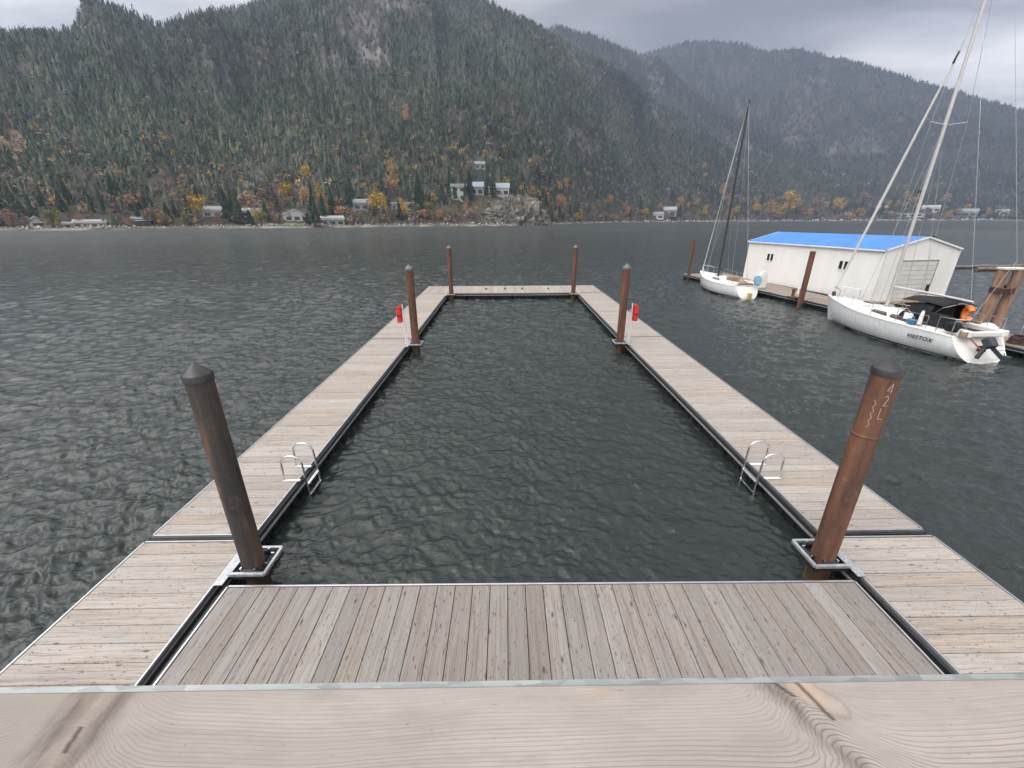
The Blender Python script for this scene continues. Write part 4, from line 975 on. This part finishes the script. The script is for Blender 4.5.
def dolphin():
    t = root('timber_dolphin', 'pair of stout brown timber piles bound with cable right of the large sailboat', 'timber piles', (17.0, 14.1, 0))
    for i, (x, y, lean) in enumerate(((-.17, .12, .03), (.19, -.02, .06))):
        mb = MB(); pts = [(x-.05, y, -3), (x, y, 0), (x+lean, y, 2.2)]; mb.tube(pts, [.17, .16, .15], 20)
        mb.build('timber_pile', M['log'], t)
    MB().box((.06, .06, 2.23), (.74, .36, .07)).build('top_plate', M['concrete'], t, .02)
    c = MB()
    for z in (1.48, 1.54, 1.60):
        pts = []
        for k in range(25):
            a = 2*math.pi*k/24; pts.append((.03+.385*math.cos(a)*1.0, .06+.22*math.sin(a), z+.03*math.sin(a)))
        c.tube(pts, .035, 6)
    c.build('cable_wrap', M['cable'], t)
dolphin()
def boom_logs():
    for i, (a, b, r, lb) in enumerate((((38.0, 37.3), (52, 38.4), .15, 'long floating timber boom on the open water right of the boathouse, farther log'), ((39.8, 35.6), (51, 36.4), .16, 'long floating timber boom on the open water right of the boathouse, closer log'))):
        mb = MB(); d = (Vector(b)-Vector(a)).normalized(); n = 14
        pts = [(a[0]+(b[0]-a[0])*k/n, a[1]+(b[1]-a[1])*k/n, WL+.14+.03*math.sin(k*1.7)) for k in range(n+1)]
        o = mb.tube(pts, [r*(1-.02*k) for k in range(n+1)], 12).build('boom_log', M['greylog']); tag(o, lb, 'floating log', 'floating boom logs')
boom_logs()

# ---------------------------------------------------------------- sailboats
def hull_rings(L, B, fb_bow, fb_mid, fb_st, rev, tr_w, n=28, draft=.32):
    """local +y bow, origin at stern on the waterline centre; returns rings of (x,y,z) from gunwale (port) round to gunwale (starboard)"""
    rings = []
    for i in range(n+1):
        s = i/n; yk = s*L
        bm = B/2*min(1, (tr_w+(1-tr_w)*math.sin(min(1, s/.42)*math.pi/2)))*(1 if s < .42 else (1-((s-.42)/.58)**2.3))
        bm = max(bm, .012); sheer = fb_mid+(fb_bow-fb_mid)*max(0, (s-.35)/.65)**1.6+(fb_st-fb_mid)*max(0, (.35-s)/.35)**1.3
        kd = -draft*math.sin(math.pi*min(1, (s*.92+.10)))**.8 if s < .97 else 0
        ring = []; m = 7
        for side in (-1, 1):
            half = []
            for k in range(m+1):
                q = k/m; z = sheer*(1-q)+kd*q; wfac = (1-q**3.2)**.62 if q < 1 else 0
                flare = 1-.10*q*(0.3+s); yy = yk
                ov = (z/sheer if sheer else 0); yy += .20*max(0, z)*max(0, s-.80)/.20*1.6-.0
                if s < .12: yy += rev*(max(0, z)/fb_st)*(1-s/.12)
                half.append((side*bm*wfac*flare, yy, z))
            ring += half if side < 0 else half[::-1][1:]
        rings.append(ring)
    return rings
def sailboat(t, L, B, fb, rev, trw, hullmat):
    R = hull_rings(L, B, *fb, rev, trw); mb = MB(); k = len(R[0])
    for r in R: mb.v += r
    for i in range(len(R)-1): mb.f += [(i*k+j, i*k+j+1, (i+1)*k+j+1, (i+1)*k+j) for j in range(k-1)]
    mb.build('hull', hullmat, t, smooth=True)
    tr = MB(); tr.add(R[0], [tuple(range(k))]); tr.build('transom', M['deckgel'], t)
    dk = MB(); dk.v = []; 
    for r in R:
        a, b = r[0], r[-1]; dk.v += [a, ((a[0]+b[0])/2, a[1], a[2]+.035), b]
    dk.f = [(i*3+j, i*3+j+1, (i+1)*3+j+1, (i+1)*3+j) for i in range(len(R)-1) for j in (0, 1)]; dk.build('deck', M['deckgel'], t, smooth=True)
    tr_ = MB()
    for e in (0, -1): tr_.tube([(r[e][0], r[e][1], r[e][2]+.012) for r in R], .018, 6)
    tr_.build('toe_rail', M['deckgel'], t)
    bt = MB(); sc_ = 1.012
    for e in (1, -1):
        band = []
        for r in R:
            best = []
            pts = r[:k//2+1] if e == 1 else r[k//2:][::-1]
            for z in (.10, -.06):
                for a, b in zip(pts, pts[1:]):
                    if a[2] >= z >= b[2]:
                        f = (a[2]-z)/(a[2]-b[2]+1e-9); best.append(((a[0]+(b[0]-a[0])*f)*sc_+(-.004 if e == 1 else .004), a[1]+(b[1]-a[1])*f, z)); break
            if len(best) == 2: band.append(best)
        o = len(bt.v)
        for a, b in band: bt.v += [a, b]
        bt.f += [(o+2*i, o+2*i+1, o+2*i+3, o+2*i+2) for i in range(len(band)-1)]
    bt.build('boot_stripe', M['canvas'], t)
    return R
def sheer_at(R, y, e=0):
    pts = [r[e] for r in R]
    for a, b in zip(pts, pts[1:]):
        if a[1] <= y <= b[1]: f = (y-a[1])/(b[1]-a[1]+1e-9); return tuple(a[i]+(b[i]-a[i])*f for i in range(3))
    return pts[-1] if y > pts[-1][1] else pts[0]
def rails(t, R, ys, h, L):
    for e in (0, -1):
        s = -1 if e == 0 else 1; tops = []
        for y in ys:
            p = sheer_at(R, y, e); x = p[0]-s*.05; MB().tube([(x, y, p[2]), (x, y, p[2]+h)], .011, 6).build('stanchion', M['chrome'], t); tops.append((x, y, p[2]+h))
        w = MB().tube(tops, .005, 4); w.tube([(a, b, c-h*.5) for a, b, c in tops], .005, 4); w.build('lifeline', M['wire'], t)
    b = sheer_at(R, L*.985); y1 = ys[-1]; pp = sheer_at(R, y1, 0); qq = sheer_at(R, y1, -1)
    pu = MB().tube([(pp[0]+.05, y1, pp[2]+h), (pp[0]*.45, L*.96, b[2]+h), (0, L*1.01, b[2]+h*1.02), (qq[0]*.45, L*.96, b[2]+h), (qq[0]-.05, y1, qq[2]+h)], .013, 8)
    for x in (pp[0]*.45, qq[0]*.45): pu.tube([(x, L*.96, b[2]+h), (x*.6, L*.94, b[2]-.02)], .011, 6)
    pu.tube([(0, L*1.01, b[2]+h), (0, L*.97, b[2])], .011, 6); pu.build('pulpit', M['chrome'], t)
def big_boat():
    L, B = 6.15, 2.15; t = root('sailboat', 'large white sailboat with black canvas, tall mast and outboard moored beside the boathouse', 'sailboat', (14.62, 11.85, WL), math.radians(3.2))
    R = sailboat(t, L, B, (1.0, .78, .72), .42, .80, M['gel'])
    # coachroof
    def cab(y0, y1, w0, w1, z0, hh, nm, mat, taper=.3):
        m = MB(); st = []; n = 10
        for i in range(n+1):
            s = i/n; y = y0+(y1-y0)*s; w = w0+(w1-w0)*s**1.3; top = hh*(1-(s**4)*.9); zb = z0+.0
            st.append([(-w, y, zb), (-w*.9, y, zb+top*.75), (-w*.75, y, zb+top), (0, y, zb+top*1.12), (w*.75, y, zb+top), (w*.9, y, zb+top*.75), (w, y, zb)])
        for q in st: m.v += q
        m.f = [(i*7+j, i*7+j+1, (i+1)*7+j+1, (i+1)*7+j) for i in range(n) for j in range(6)]+[tuple(range(7))[::-1], tuple(range(n*7, n*7+7))]
        return m.build(nm, mat, t, smooth=True)
    cab(1.9, 4.75, .66, .34, .72, .34, 'coachroof', M['deckgel'])
    for s in (-1, 1):
        for y0, y1 in ((3.05, 3.75), (2.12, 2.9)):
            def sx(y, f): 
                q = (y-1.9)/2.85; w = .66+(.34-.66)*q**1.3; return s*(w*(1-.1*f)+.012)
            m = MB(); pts = [(sx(y, f), y, .72+.34*.75*f+(.0)) for y, f in ((y0, .25), (y1-.1, .30), (y1, .55), (y1-.08, .9), (y0+.05, .92), (y0-.04, .6))]
            m.add(pts+[(p[0]-s*.01, p[1], p[2]) for p in pts], [tuple(range(6)), tuple(range(11, 5, -1))]+[(i, (i+1) % 6, (i+1) % 6+6, i+6) for i in range(6)]); m.build('window', M['bronze_window'], t)
    MB().box((0, 4.25, 1.085), (.42, .42, .05)).build('hatch', M['bronze_window'], t, .01)
    MB().box((0, 2.35, 1.12), (.55, .8, .06)).build('sliding_hatch', M['deckgel'], t, .01)
    hr = MB()
    for s in (-1, 1): hr.tube([(s*.42, 2.3, 1.12), (s*.40, 2.32, 1.17), (s*.34, 3.7, 1.14), (s*.33, 3.75, 1.08)], .012, 6)
    hr.build('grab_rail', M['tan'], t)
    # cockpit well
    ck = MB().box((0, 1.05, .80), (1.0, 1.5, .03)); ck.build('cockpit_floor', M['canvas'], t)
    co = MB()
    for s in (-1, 1): co.box((s*.58, 1.0, .86), (.14, 1.7, .20))
    co.box((0, .28, .84), (1.2, .12, .16)); co.build('cockpit_coaming', M['deckgel'], t, .03)
    # mast and boom
    my = 3.55; mt = MB().tube([(-.10, my, .95), (-.16, my-.02, 6.5), (-.24, my-.05, 12.2)], [.056, .052, .042], 14).build('mast', M['mast'], t)
    MB().box((0, my, 1.1), (.2, .24, .05)).build('mast_step', M['galv'], mt)
    sp = MB()
    for s in (-1, 1): sp.bar((-.16, my-.02, 6.95), (-.16+s*.62, my-.12, 7.02), .045, .02)
    sp.build('spreader', M['mast'], mt)
    MB().box((-.15, my+.10, 5.0), (.05, .12, .10)).build('deck_light', M['rubber'], mt)
    wi = MB()
    for s in (-1, 1):
        cp = sheer_at(R, my-.1, 0 if s < 0 else -1)
        wi.tube([(-.22+s*.04, my-.04, 11.2), (-.16+s*.62, my-.12, 7.02), (cp[0]*.93, my-.15, cp[2])], .006, 5)
        wi.tube([(-.16+s*.04, my-.02, 6.8), (cp[0]*.9, my-.45, cp[2])], .006, 5); wi.tube([(-.16+s*.04, my-.02, 6.8), (cp[0]*.9, my+.35, cp[2])], .006, 5)
    wi.tube([(-.24, my-.05, 12.1), (0, .25, 3.0)], .006, 5)
    for s in (-1, 1): wi.tube([(0, .25, 3.0), (s*.75, .35, .8)], .006, 5)
    wi.tube([(.05, my+.0, 9.6), (.35, 1.2, 1.5)], .005, 4); wi.build('rigging', M['wire'], t)
    bowp = (0, L+.10, 1.02); mh = (-.20, my+.05, 9.75); fp = [Vector(bowp).lerp(Vector(mh), f) for f in (0.02, .06, .45, .87, .93, .99)]
    MB().tube(fp, [.02, .042, .046, .028, .012, .010], 10).build('furled_genoa', M['sail'], t)
    MB().tube([(0, L+.02, 1.03), (0, L+.06, 1.2)], .07, 12).build('furler_drum', M['cable'], t)
    MB().tube([Vector(bowp).lerp(Vector(mh), .88), Vector(bowp).lerp(Vector(mh), .915)], .03, 8).build('halyard_swivel', M['rubber'], t)
    bm = MB().tube([(-.12, my-.08, 1.80), (-.05, 2.0, 1.76), (0, .9, 1.70)], [.04, .04, .036], 12).build('boom', M['mast'], t)
    MB().tube([(0, my-.1, 1.15), (0, my-1.0, 1.74)], .02, 8).build('boom_vang', M['wire'], bm)
    # dodger
    dg = MB(); n = 10; m = 9; rows = []
    for i in range(n+1):
        a = math.pi*i/n; 
        row = []
        for j in range(m+1):
            f = j/m; y = 2.55-1.05*f; hh = .52*math.sin(min(1, f*1.7+.12)*math.pi/2); ww = .60+.06*f
            row.append((-ww*math.cos(a)*(1 if abs(math.cos(a)) < .99 else 1), y, .98+hh*min(1, math.sin(a)*1.7+.0)*.98 if 0 < i < n else .88))
        rows.append(row)
    for row in rows: dg.v += row
    dg.f = [(i*(m+1)+j, i*(m+1)+j+1, (i+1)*(m+1)+j+1, (i+1)*(m+1)+j) for i in range(n) for j in range(m)]; d_ = dg.build('dodger', M['canvas'], t, smooth=True)
    sm = d_.modifiers.new('s', 'SOLIDIFY'); sm.thickness = .012
    dw = MB(); dw.add([(-.40, 2.50, 1.16), (.40, 2.50, 1.16), (.36, 2.28, 1.42), (-.36, 2.28, 1.42)], [(0, 1, 2, 3)]); w_ = dw.build('dodger_window', M['bronze_window'], d_); s2 = w_.modifiers.new('s', 'SOLIDIFY'); s2.thickness = .02
    # bimini
    bi = MB(); rows = []
    for i in range(9):
        f = i/8; x = -.58+1.16*f; z = 1.50+.12*math.sin(math.pi*f)
        rows.append([(x, y, z+.05*math.sin(math.pi*(y-1.2)/1.4)) for y in (1.2, 1.6, 2.1, 2.6)])
    for row in rows: bi.v += row
    bi.f = [(i*4+j, i*4+j+1, (i+1)*4+j+1, (i+1)*4+j) for i in range(8) for j in range(3)]; b_ = bi.build('bimini', M['canvas'], t, smooth=True); s3 = b_.modifiers.new('s', 'SOLIDIFY'); s3.thickness = .02
    fr = MB()
    for y in (1.2, 2.6):
        pts = [(-.62, 1.75, .85), (-.60, y, 1.47), (0, y, 1.60), (.60, y, 1.47), (.62, 1.75, .85)]; fr.tube(pts, .013, 6)
    fr.build('bimini_frame', M['chrome'], t)
    MB().box((0, 1.72, 1.14), (.98, .07, .50)).build('companionway_cover', M['canvas'], t, .02)
    cv = MB().box((-.60, 1.35, 1.06), (.16, .9, .42)); cv.build('side_curtain', M['canvas'], t, .04)
    MB().box((-.66, .66, .98), (.26, .36, .30)).box((-.50, 1.0, 1.10), (.22, .40, .26)).build('cockpit_bag', M['canvas'], t, .08)
    MB().lathe([(.065, 0), (.055, .30), (.035, .42), (.001, .46)], 14, (-.74, 1.62, .86)).build('fender', M['white'], t, smooth=True)
    MB().box((-.77, 1.86, .90), (.22, .26, .16)).build('folded_cover', M['blue_canvas'], t, .05)
    MB().box((-.62, 2.16, 1.0), (.05, .30, .22)).build('white_panel', M['white'], t, .01)
    # orange horseshoe buoy
    pts = []
    for k in range(17):
        a = math.radians(-60+300*k/16); pts.append((.12+.08*math.sin(a), 1.02+.17*math.sin(a), 1.30+.20*math.cos(a)))
    MB().tube(pts, .075, 12).build('horseshoe_buoy', M['orange'], t)
    MB().box((.12, 1.02, 1.1), (.05, .3, .07)).build('buoy_strap', M['rubber'], t)
    # pushpit
    for s in (-1, 1):
        pu = MB(); pu.tube([(s*.86, .95, .76), (s*.86, .95, 1.25), (s*.84, .50, 1.26), (s*.55, .38, 1.26)], .013, 7); pu.tube([(s*.84, .50, 1.26), (s*.83, .5, .74)], .012, 6); pu.tube([(s*.55, .38, 1.26), (s*.55, .38, .74)], .012, 6); pu.build('pushpit', M['chrome'], t)
    sl = MB()
    for s in (-1, 1): sl.tube([(.55+s*.11, .25, .60), (.55+s*.11, -.02, .16)], .012, 6)
    for z, y in ((.5, .19), (.36, .10), (.22, .02)): sl.tube([(.44, y, z), (.66, y, z)], .012, 6)
    sl.build('stern_ladder', M['chrome'], t)
    MB().box((-.52, .42, .80), (.30, .16, .12)).build('seat_box', M['sail'], t, .03)
    rc = [( -.66+.10*math.cos(i*.7)+.01*math.sin(i*3), .30+.10*math.sin(i*.7), .78+.004*i) for i in range(40)]; MB().tube(rc, .016, 5).build('rope_coil', M['tan'], t)
    # outboard
    ob = MB().box((-.16, -.06, .66), (.24, .34, .26), R=Matrix.Rotation(math.radians(50), 3, 'X')).build('outboard_engine', M['engine'], t, .06)
    MB().bar((-.14, -.06, .60), (.16, -.30, .22), .09, .11).bar((.16, -.30, .22), (.26, -.40, .20), .05, .24).build('lower_unit', M['engine'], ob, .02)
    MB().box((-.18, .06, .44), (.18, .12, .18)).bar((-.20, -.02, .50), (-.42, -.08, .20), .09, .10).build('engine_bracket', M['rubber'], ob, .01)
    MB().bar((-.52, .18, .72), (-.30, .02, .46), .04, .04).build('tiller_handle', M['pink'], ob)
    rails(t, R, (1.2, 2.2, 3.2, 4.3, 5.4), .46, L)
    # name on the port side near the stern
    txt = bpy.data.curves.new('lettering', 'FONT'); txt.body = 'VIESTOX'; txt.size = .175; txt.extrude = .002; txt.shear = .25; txt.materials.append(M['ink']); txt.space_character = 1.15; txt.offset = .003
    to = bpy.data.objects.new('lettering', txt); COL.objects.link(to); to.parent = t
    p1 = sheer_at(R, 1.62, 0); p2 = sheer_at(R, .78, 0); dx = Vector((p2[0]-p1[0], p2[1]-p1[1], 0)).normalized(); nz = Vector((0, 0, 1)); nn = dx.cross(nz)
    Mx = Matrix((( dx.x, nz.x, nn.x, p1[0]*1.0+nn.x*.022), (dx.y, nz.y, nn.y, p1[1]+nn.y*.022), (dx.z, nz.z, nn.z, .44), (0, 0, 0, 1)))
    bpy.context.view_layer.update(); me = bpy.data.meshes.new_from_object(to.evaluated_get(bpy.context.evaluated_depsgraph_get())); bpy.data.objects.remove(to)
    if not me.materials: me.materials.append(M['ink'])
    to = bpy.data.objects.new('lettering', me); COL.objects.link(to); to.parent = t; to.matrix_local = Mx
big_boat()
def small_boat():
    L, B = 5.3, 1.95; t = root('sailboat', 'small white sailboat with a dark mast tied at the far end of the marina float', 'sailboat', (13.42, 22.95, WL), math.radians(3.5))
    R = sailboat(t, L, B, (.92, .68, .66), .30, .62, M['gel'])
    m = MB(); n = 8; st = []
    for i in range(n+1):
        s = i/n; y = 1.9+2.2*s; w = .52-.22*s; top = .24*(1-s**3*.9)
        st.append([(-w, y, .64), (-w*.85, y, .64+top), (0, y, .64+top*1.15), (w*.85, y, .64+top), (w, y, .64)])
    for q in st: m.v += q
    m.f = [(i*5+j, i*5+j+1, (i+1)*5+j+1, (i+1)*5+j) for i in range(n) for j in range(4)]+[(4, 3, 2, 1, 0)]; m.build('coachroof', M['deckgel'], t, smooth=True)
    for s in (-1, 1): MB().box((s*.485, 2.75, .79), (.03, .75, .10)).build('window', M['bronze_window'], t, .01)
    MB().box((0, 3.3, .93), (.4, .35, .04)).build('hatch', M['bronze_window'], t, .01)
    MB().box((0, 1.1, .76), (.95, 1.25, .03)).build('cockpit_floor', M['tan'], t)
    co = MB()
    for s in (-1, 1): co.box((s*.52, 1.1, .78), (.10, 1.4, .16))
    co.build('cockpit_coaming', M['deckgel'], t, .02)
    MB().box((0, 1.75, .88), (.7, .25, .28)).build('companionway_cover', M['tan'], t, .03)
    MB().bar((.1, .5, .8), (.25, 1.5, 1.0), .05, .04).build('tiller', M['tan'], t)
    my = 3.35; mt = MB().tube([(0, my, .8), (.02, my, 5.5), (.03, my, 10.15)], [.060, .055, .042], 12).build('mast', M['mast_dark'], t)
    sp = MB()
    for s in (-1, 1): sp.bar((0, my, 5.6), (s*.5, my-.05, 5.62), .03, .015)
    sp.build('spreader', M['mast_dark'], mt)
    bm = MB().tube([(0, my-.05, 1.35), (.25, 2.2, 1.12)], [.04, .035], 10).build('boom', M['mast_dark'], t)
    wi = MB()
    for s in (-1, 1):
        cp = sheer_at(R, my, 0 if s < 0 else -1); wi.tube([(s*.03, my, 10.0), (s*.5, my-.05, 5.62), (cp[0]*.93, my-.1, cp[2])], .008, 5); wi.tube([(0, my, 5.5), (cp[0]*.9, my+.3, cp[2])], .007, 5)
    wi.tube([(0, my, 10.1), (0, .3, .75)], .008, 5); wi.tube([(.03, my, 10.0), (0, L+.08, .94)], .010, 5); wi.build('rigging', M['wire'], t)
    MB().tube([Vector((0, L+.06, .98)), Vector((.02, my+.3, 8.9))], [.020, .013], 8).build('furled_genoa', M['sail'], t)
    rails(t, R, (.9, 1.9, 2.9, 3.9, 4.7), .42, L)
    wh = MB().lathe([(.23, -.02), (.27, 0), (.23, .02), (.19, 0), (.23, -.02)], 24).build('ring_cover', M['blue_canvas'], t, smooth=True); wh.location = (.45, .12, .98); wh.rotation_euler = (math.radians(80), 0, .2)
    md = MB().lathe([(.24, -.03), (.24, .03), (.001, .04)], 20).build('ring_disc', simple('pale_blue_fabric', (.25, .45, .60), .6), t, smooth=True); md.location = (.45, .12, .98); md.rotation_euler = (math.radians(80), 0, .2)
    MB().box((-.05, -.15, .12), (.18, .20, .5)).build('rudder_head', simple('stained_rudder', (.42, .36, .16), .5), t, .03)
    for s in (-1, 1): MB().tube([(s*.62, .75, .7), (s*.62, .72, 1.12), (s*.45, .34, 1.14), (s*.42, .34, .7)], .012, 6).build('pushpit', M['chrome'], t)
small_boat()
# kayak / white dinghy seat upright on float
def upright():
    t = root('upright_dinghy', 'upright white moulded shape leaning by the boathouse corner behind the small sailboat', 'dinghy', (15.0, 24.6, .0), .4)
    mb = MB(); pr = [(-.34, 0), (-.36, .5), (-.27, .85), (-.1, 1.0), (.1, 1.0), (.27, .85), (.36, .5), (.34, 0)]; mb.prism(pr, -.09, .09); mb.build('dinghy_hull', M['gel'], t, .05)
    i = MB(); i.prism([(p[0]*.75, p[1]*.82+.07) for p in pr], -.105, -.08); i.build('dinghy_interior', M['deckgel'], t, .02)
upright()
# clutter on the marina float
def clutter():
    t = root('power_pedestal', 'white domed pedestal at the foot of the timber piles', 'pedestal', (15.95, 13.25, 0))
    MB().lathe([(.13, 0), (.12, .42)], 16).build('pedestal_body', M['white'], t, smooth=True); MB().lathe([(.24, .42), (.25, .47), (.14, .56), (.001, .60)], 20).build('dome_cap', M['white'], t, smooth=True)
    for k, (x, y, lb) in enumerate(((16.6, 12.75, 'pile of dark rope coiled on the marina float beside the pedestal'), (16.9, 12.2, 'second dark rope coil on the marina float at the right picture edge'))):
        mb = MB(); pts = []
        for i in range(120):
            a = i*.33; pts.append((x+(.26-.0006*i)*math.cos(a)+random.gauss(0, .012), y+(.26-.0006*i)*math.sin(a)+random.gauss(0, .012), .03+.0020*i))
        tag(mb.tube(pts, .022, 6).build('rope_coil', M['cable']), lb, 'rope', 'rope coils on the marina float')
    t = root('hoop_rack', 'bent metal hoop rack on the marina float by the rope', 'rack', (17.3, 13.0, 0), .3)
    for k in range(3): MB().tube([(k*.22, 0, 0), (k*.22, 0, .45), (k*.22+.05, .15, .58), (k*.22, .30, .45), (k*.22, .30, 0)], .014, 7).build('hoop', M['chrome'], t)
    t = root('bollard', 'short rusty bollard on the marina float left of the boathouse pile', 'bollard', (14.95, 21.6, 0))
    MB().lathe([(.07, 0), (.07, .34), (.11, .36), (.11, .42), (.001, .44)], 16).build('bollard_post', M['rust'], t, smooth=True); MB().box((0, -.1, .03), (.42, .5, .05)).build('bollard_base', M['rust'], t)
    for k, (x, y) in enumerate(((15.9, 22.6), (16.3, 19.9), (15.2, 26.0))):
        t = root('mooring_post', ['small white mooring post on the marina float right of the rusty bollard', 'small white mooring post on the marina float beside the big sailboat bow', 'small white mooring post on the marina float behind the small sailboat stern'][k], 'mooring post', (x, y, 0))
        MB().lathe([(.035, 0), (.035, .26), (.06, .28), (.05, .33), (.001, .34)], 12).build('post_body', M['white'], t, smooth=True); MB().box((0, 0, .012), (.16, .16, .02)).build('base_plate', M['galv'], t)
clutter()
# lines from boats to float
for a, b, lb in (((14.25, 17.9, .62), (16.0, 17.0, .03), 'thin bow line from the large sailboat to the float'), ((13.05, 28.0, .55), (14.2, 28.4, .03), 'thin bow line from the small sailboat to the float')):
    mb = MB(); pts = []
    for k in range(9):
        f = k/8; p = Vector(a).lerp(Vector(b), f); p.z -= .25*math.sin(math.pi*f); pts.append(p)
    tag(mb.tube(pts, .012, 6).build('mooring_line', M['sail']), lb, 'rope')

# ---------------------------------------------------------------- haze
hb = MB().box((300, 1400, 545), (6400, 3500, 1100)); 
def haze():
    m = bpy.data.materials.new('haze'); m.use_nodes = True; nt = m.node_tree; nt.nodes.clear()
    o = nt.nodes.new('ShaderNodeOutputMaterial'); v = nt.nodes.new('ShaderNodeVolumePrincipled'); v.inputs['Color'].default_value = (.54, .66, .95, 1); v.inputs['Density'].default_value = HAZE; v.inputs['Anisotropy'].default_value = .1
    nt.links.new(v.outputs[0], o.inputs['Volume']); ob = hb.build('haze', m); ob['kind'] = 'stuff'; ob['label'] = 'thin autumn haze over the lake and mountains'
HAZE = 1.95e-4
if HAZE: haze()
# ---------------------------------------------------------------- light
SUN_EL, SUN_AZ = math.radians(55), math.radians(-130)      # azimuth from +y toward +x
def world():
    w = bpy.data.worlds.new('World'); SC.world = w; w.use_nodes = True; nt = w.node_tree; nt.nodes.clear(); g = N(nt)
    out = g.n('ShaderNodeOutputWorld'); bg = g.n('ShaderNodeBackground'); sky = g.n('ShaderNodeTexSky', sky_type='NISHITA'); sky.sun_disc = False; sky.sun_elevation = SUN_EL; sky.sun_rotation = SUN_AZ
    x, y, z = g.sep(g.n('ShaderNodeTexCoord').outputs['Generated'])
    zz = g.math('ADD', g.math('MAXIMUM', z, 0.0), .16); px_ = g.math('DIVIDE', x, zz); py_ = g.math('DIVIDE', y, zz); pv = g.xyz(px_, py_, 0.0)
    n = g.noise(g.vmul(pv, (.7, 1.3, 1)), 1.3, 7, .58, .5); n2 = g.noise(g.vmul(pv, (.5, .9, 1)), .45, 3, .5)
    f = g.math('MULTIPLY_ADD', g.math('SUBTRACT', g.math('ADD', g.math('MULTIPLY', n, .6), g.math('MULTIPLY', n2, .4)), .5), 4.2, .47)
    az = g.math('ARCTAN2', x, y)                                                  # radians, + to the right
    # cloud deck: brighter to the left, heavier to the upper right, open bright gap low on the right
    left = g.ramp(g.math('MULTIPLY_ADD', az, .5, .5), [(.08, 1.0), (.30, .85), (.50, .42), (.70, .0), (1.0, .0)])
    gap = g.math('MULTIPLY', g.ramp(g.math('MULTIPLY_ADD', az, .5, .5), [(.72, 0.0), (.90, 1.0)]), g.ramp(z, [(.17, 1.0), (.30, 0.0)]))
    lum = g.math('ADD', g.math('MULTIPLY', f, .55), g.math('ADD', g.math('MULTIPLY', left, .42), g.math('MULTIPLY', gap, .62)))
    col = g.ramp(lum, [(.22, (1.25, 1.2, 1.17)), (.40, (2.0, 1.93, 1.87)), (.60, (4.0, 3.88, 3.74)), (.86, (7.4, 7.1, 6.75))])
    hi = g.ramp(z, [(.42, 1.0), (.85, 2.1)]); hv = g.n('ShaderNodeVectorMath', operation='SCALE'); g.l(col, hv.inputs[0]); g.l(g.math('MULTIPLY_ADD', g.ramp(z, [(.36, 0.0), (.62, 1.0)]), 3.2, 1.0), hv.inputs['Scale'])
    c = g.mix(.975, sky.outputs[0], hv.outputs[0]); g.l(c, bg.inputs[0]); bg.inputs[1].default_value = .10; g.l(bg.outputs[0], out.inputs[0])
world()
sd = bpy.data.lights.new('sun', 'SUN'); sd.energy = .5; sd.angle = math.radians(35); sd.color = (1.0, .96, .90); so = bpy.data.objects.new('sun', sd); COL.objects.link(so)
dirv = Vector((math.sin(SUN_AZ)*math.cos(SUN_EL), math.cos(SUN_AZ)*math.cos(SUN_EL), math.sin(SUN_EL))); so.rotation_euler = dirv.to_track_quat('Z', 'Y').to_euler()
vs = SC.view_settings; vs.view_transform = 'Standard'; vs.look = 'None'; vs.gamma = 1; vs.use_curve_mapping = False; vs.exposure = .88
SC.cycles.max_bounces = 5; SC.cycles.volume_bounces = 0; SC.cycles.use_denoising = True
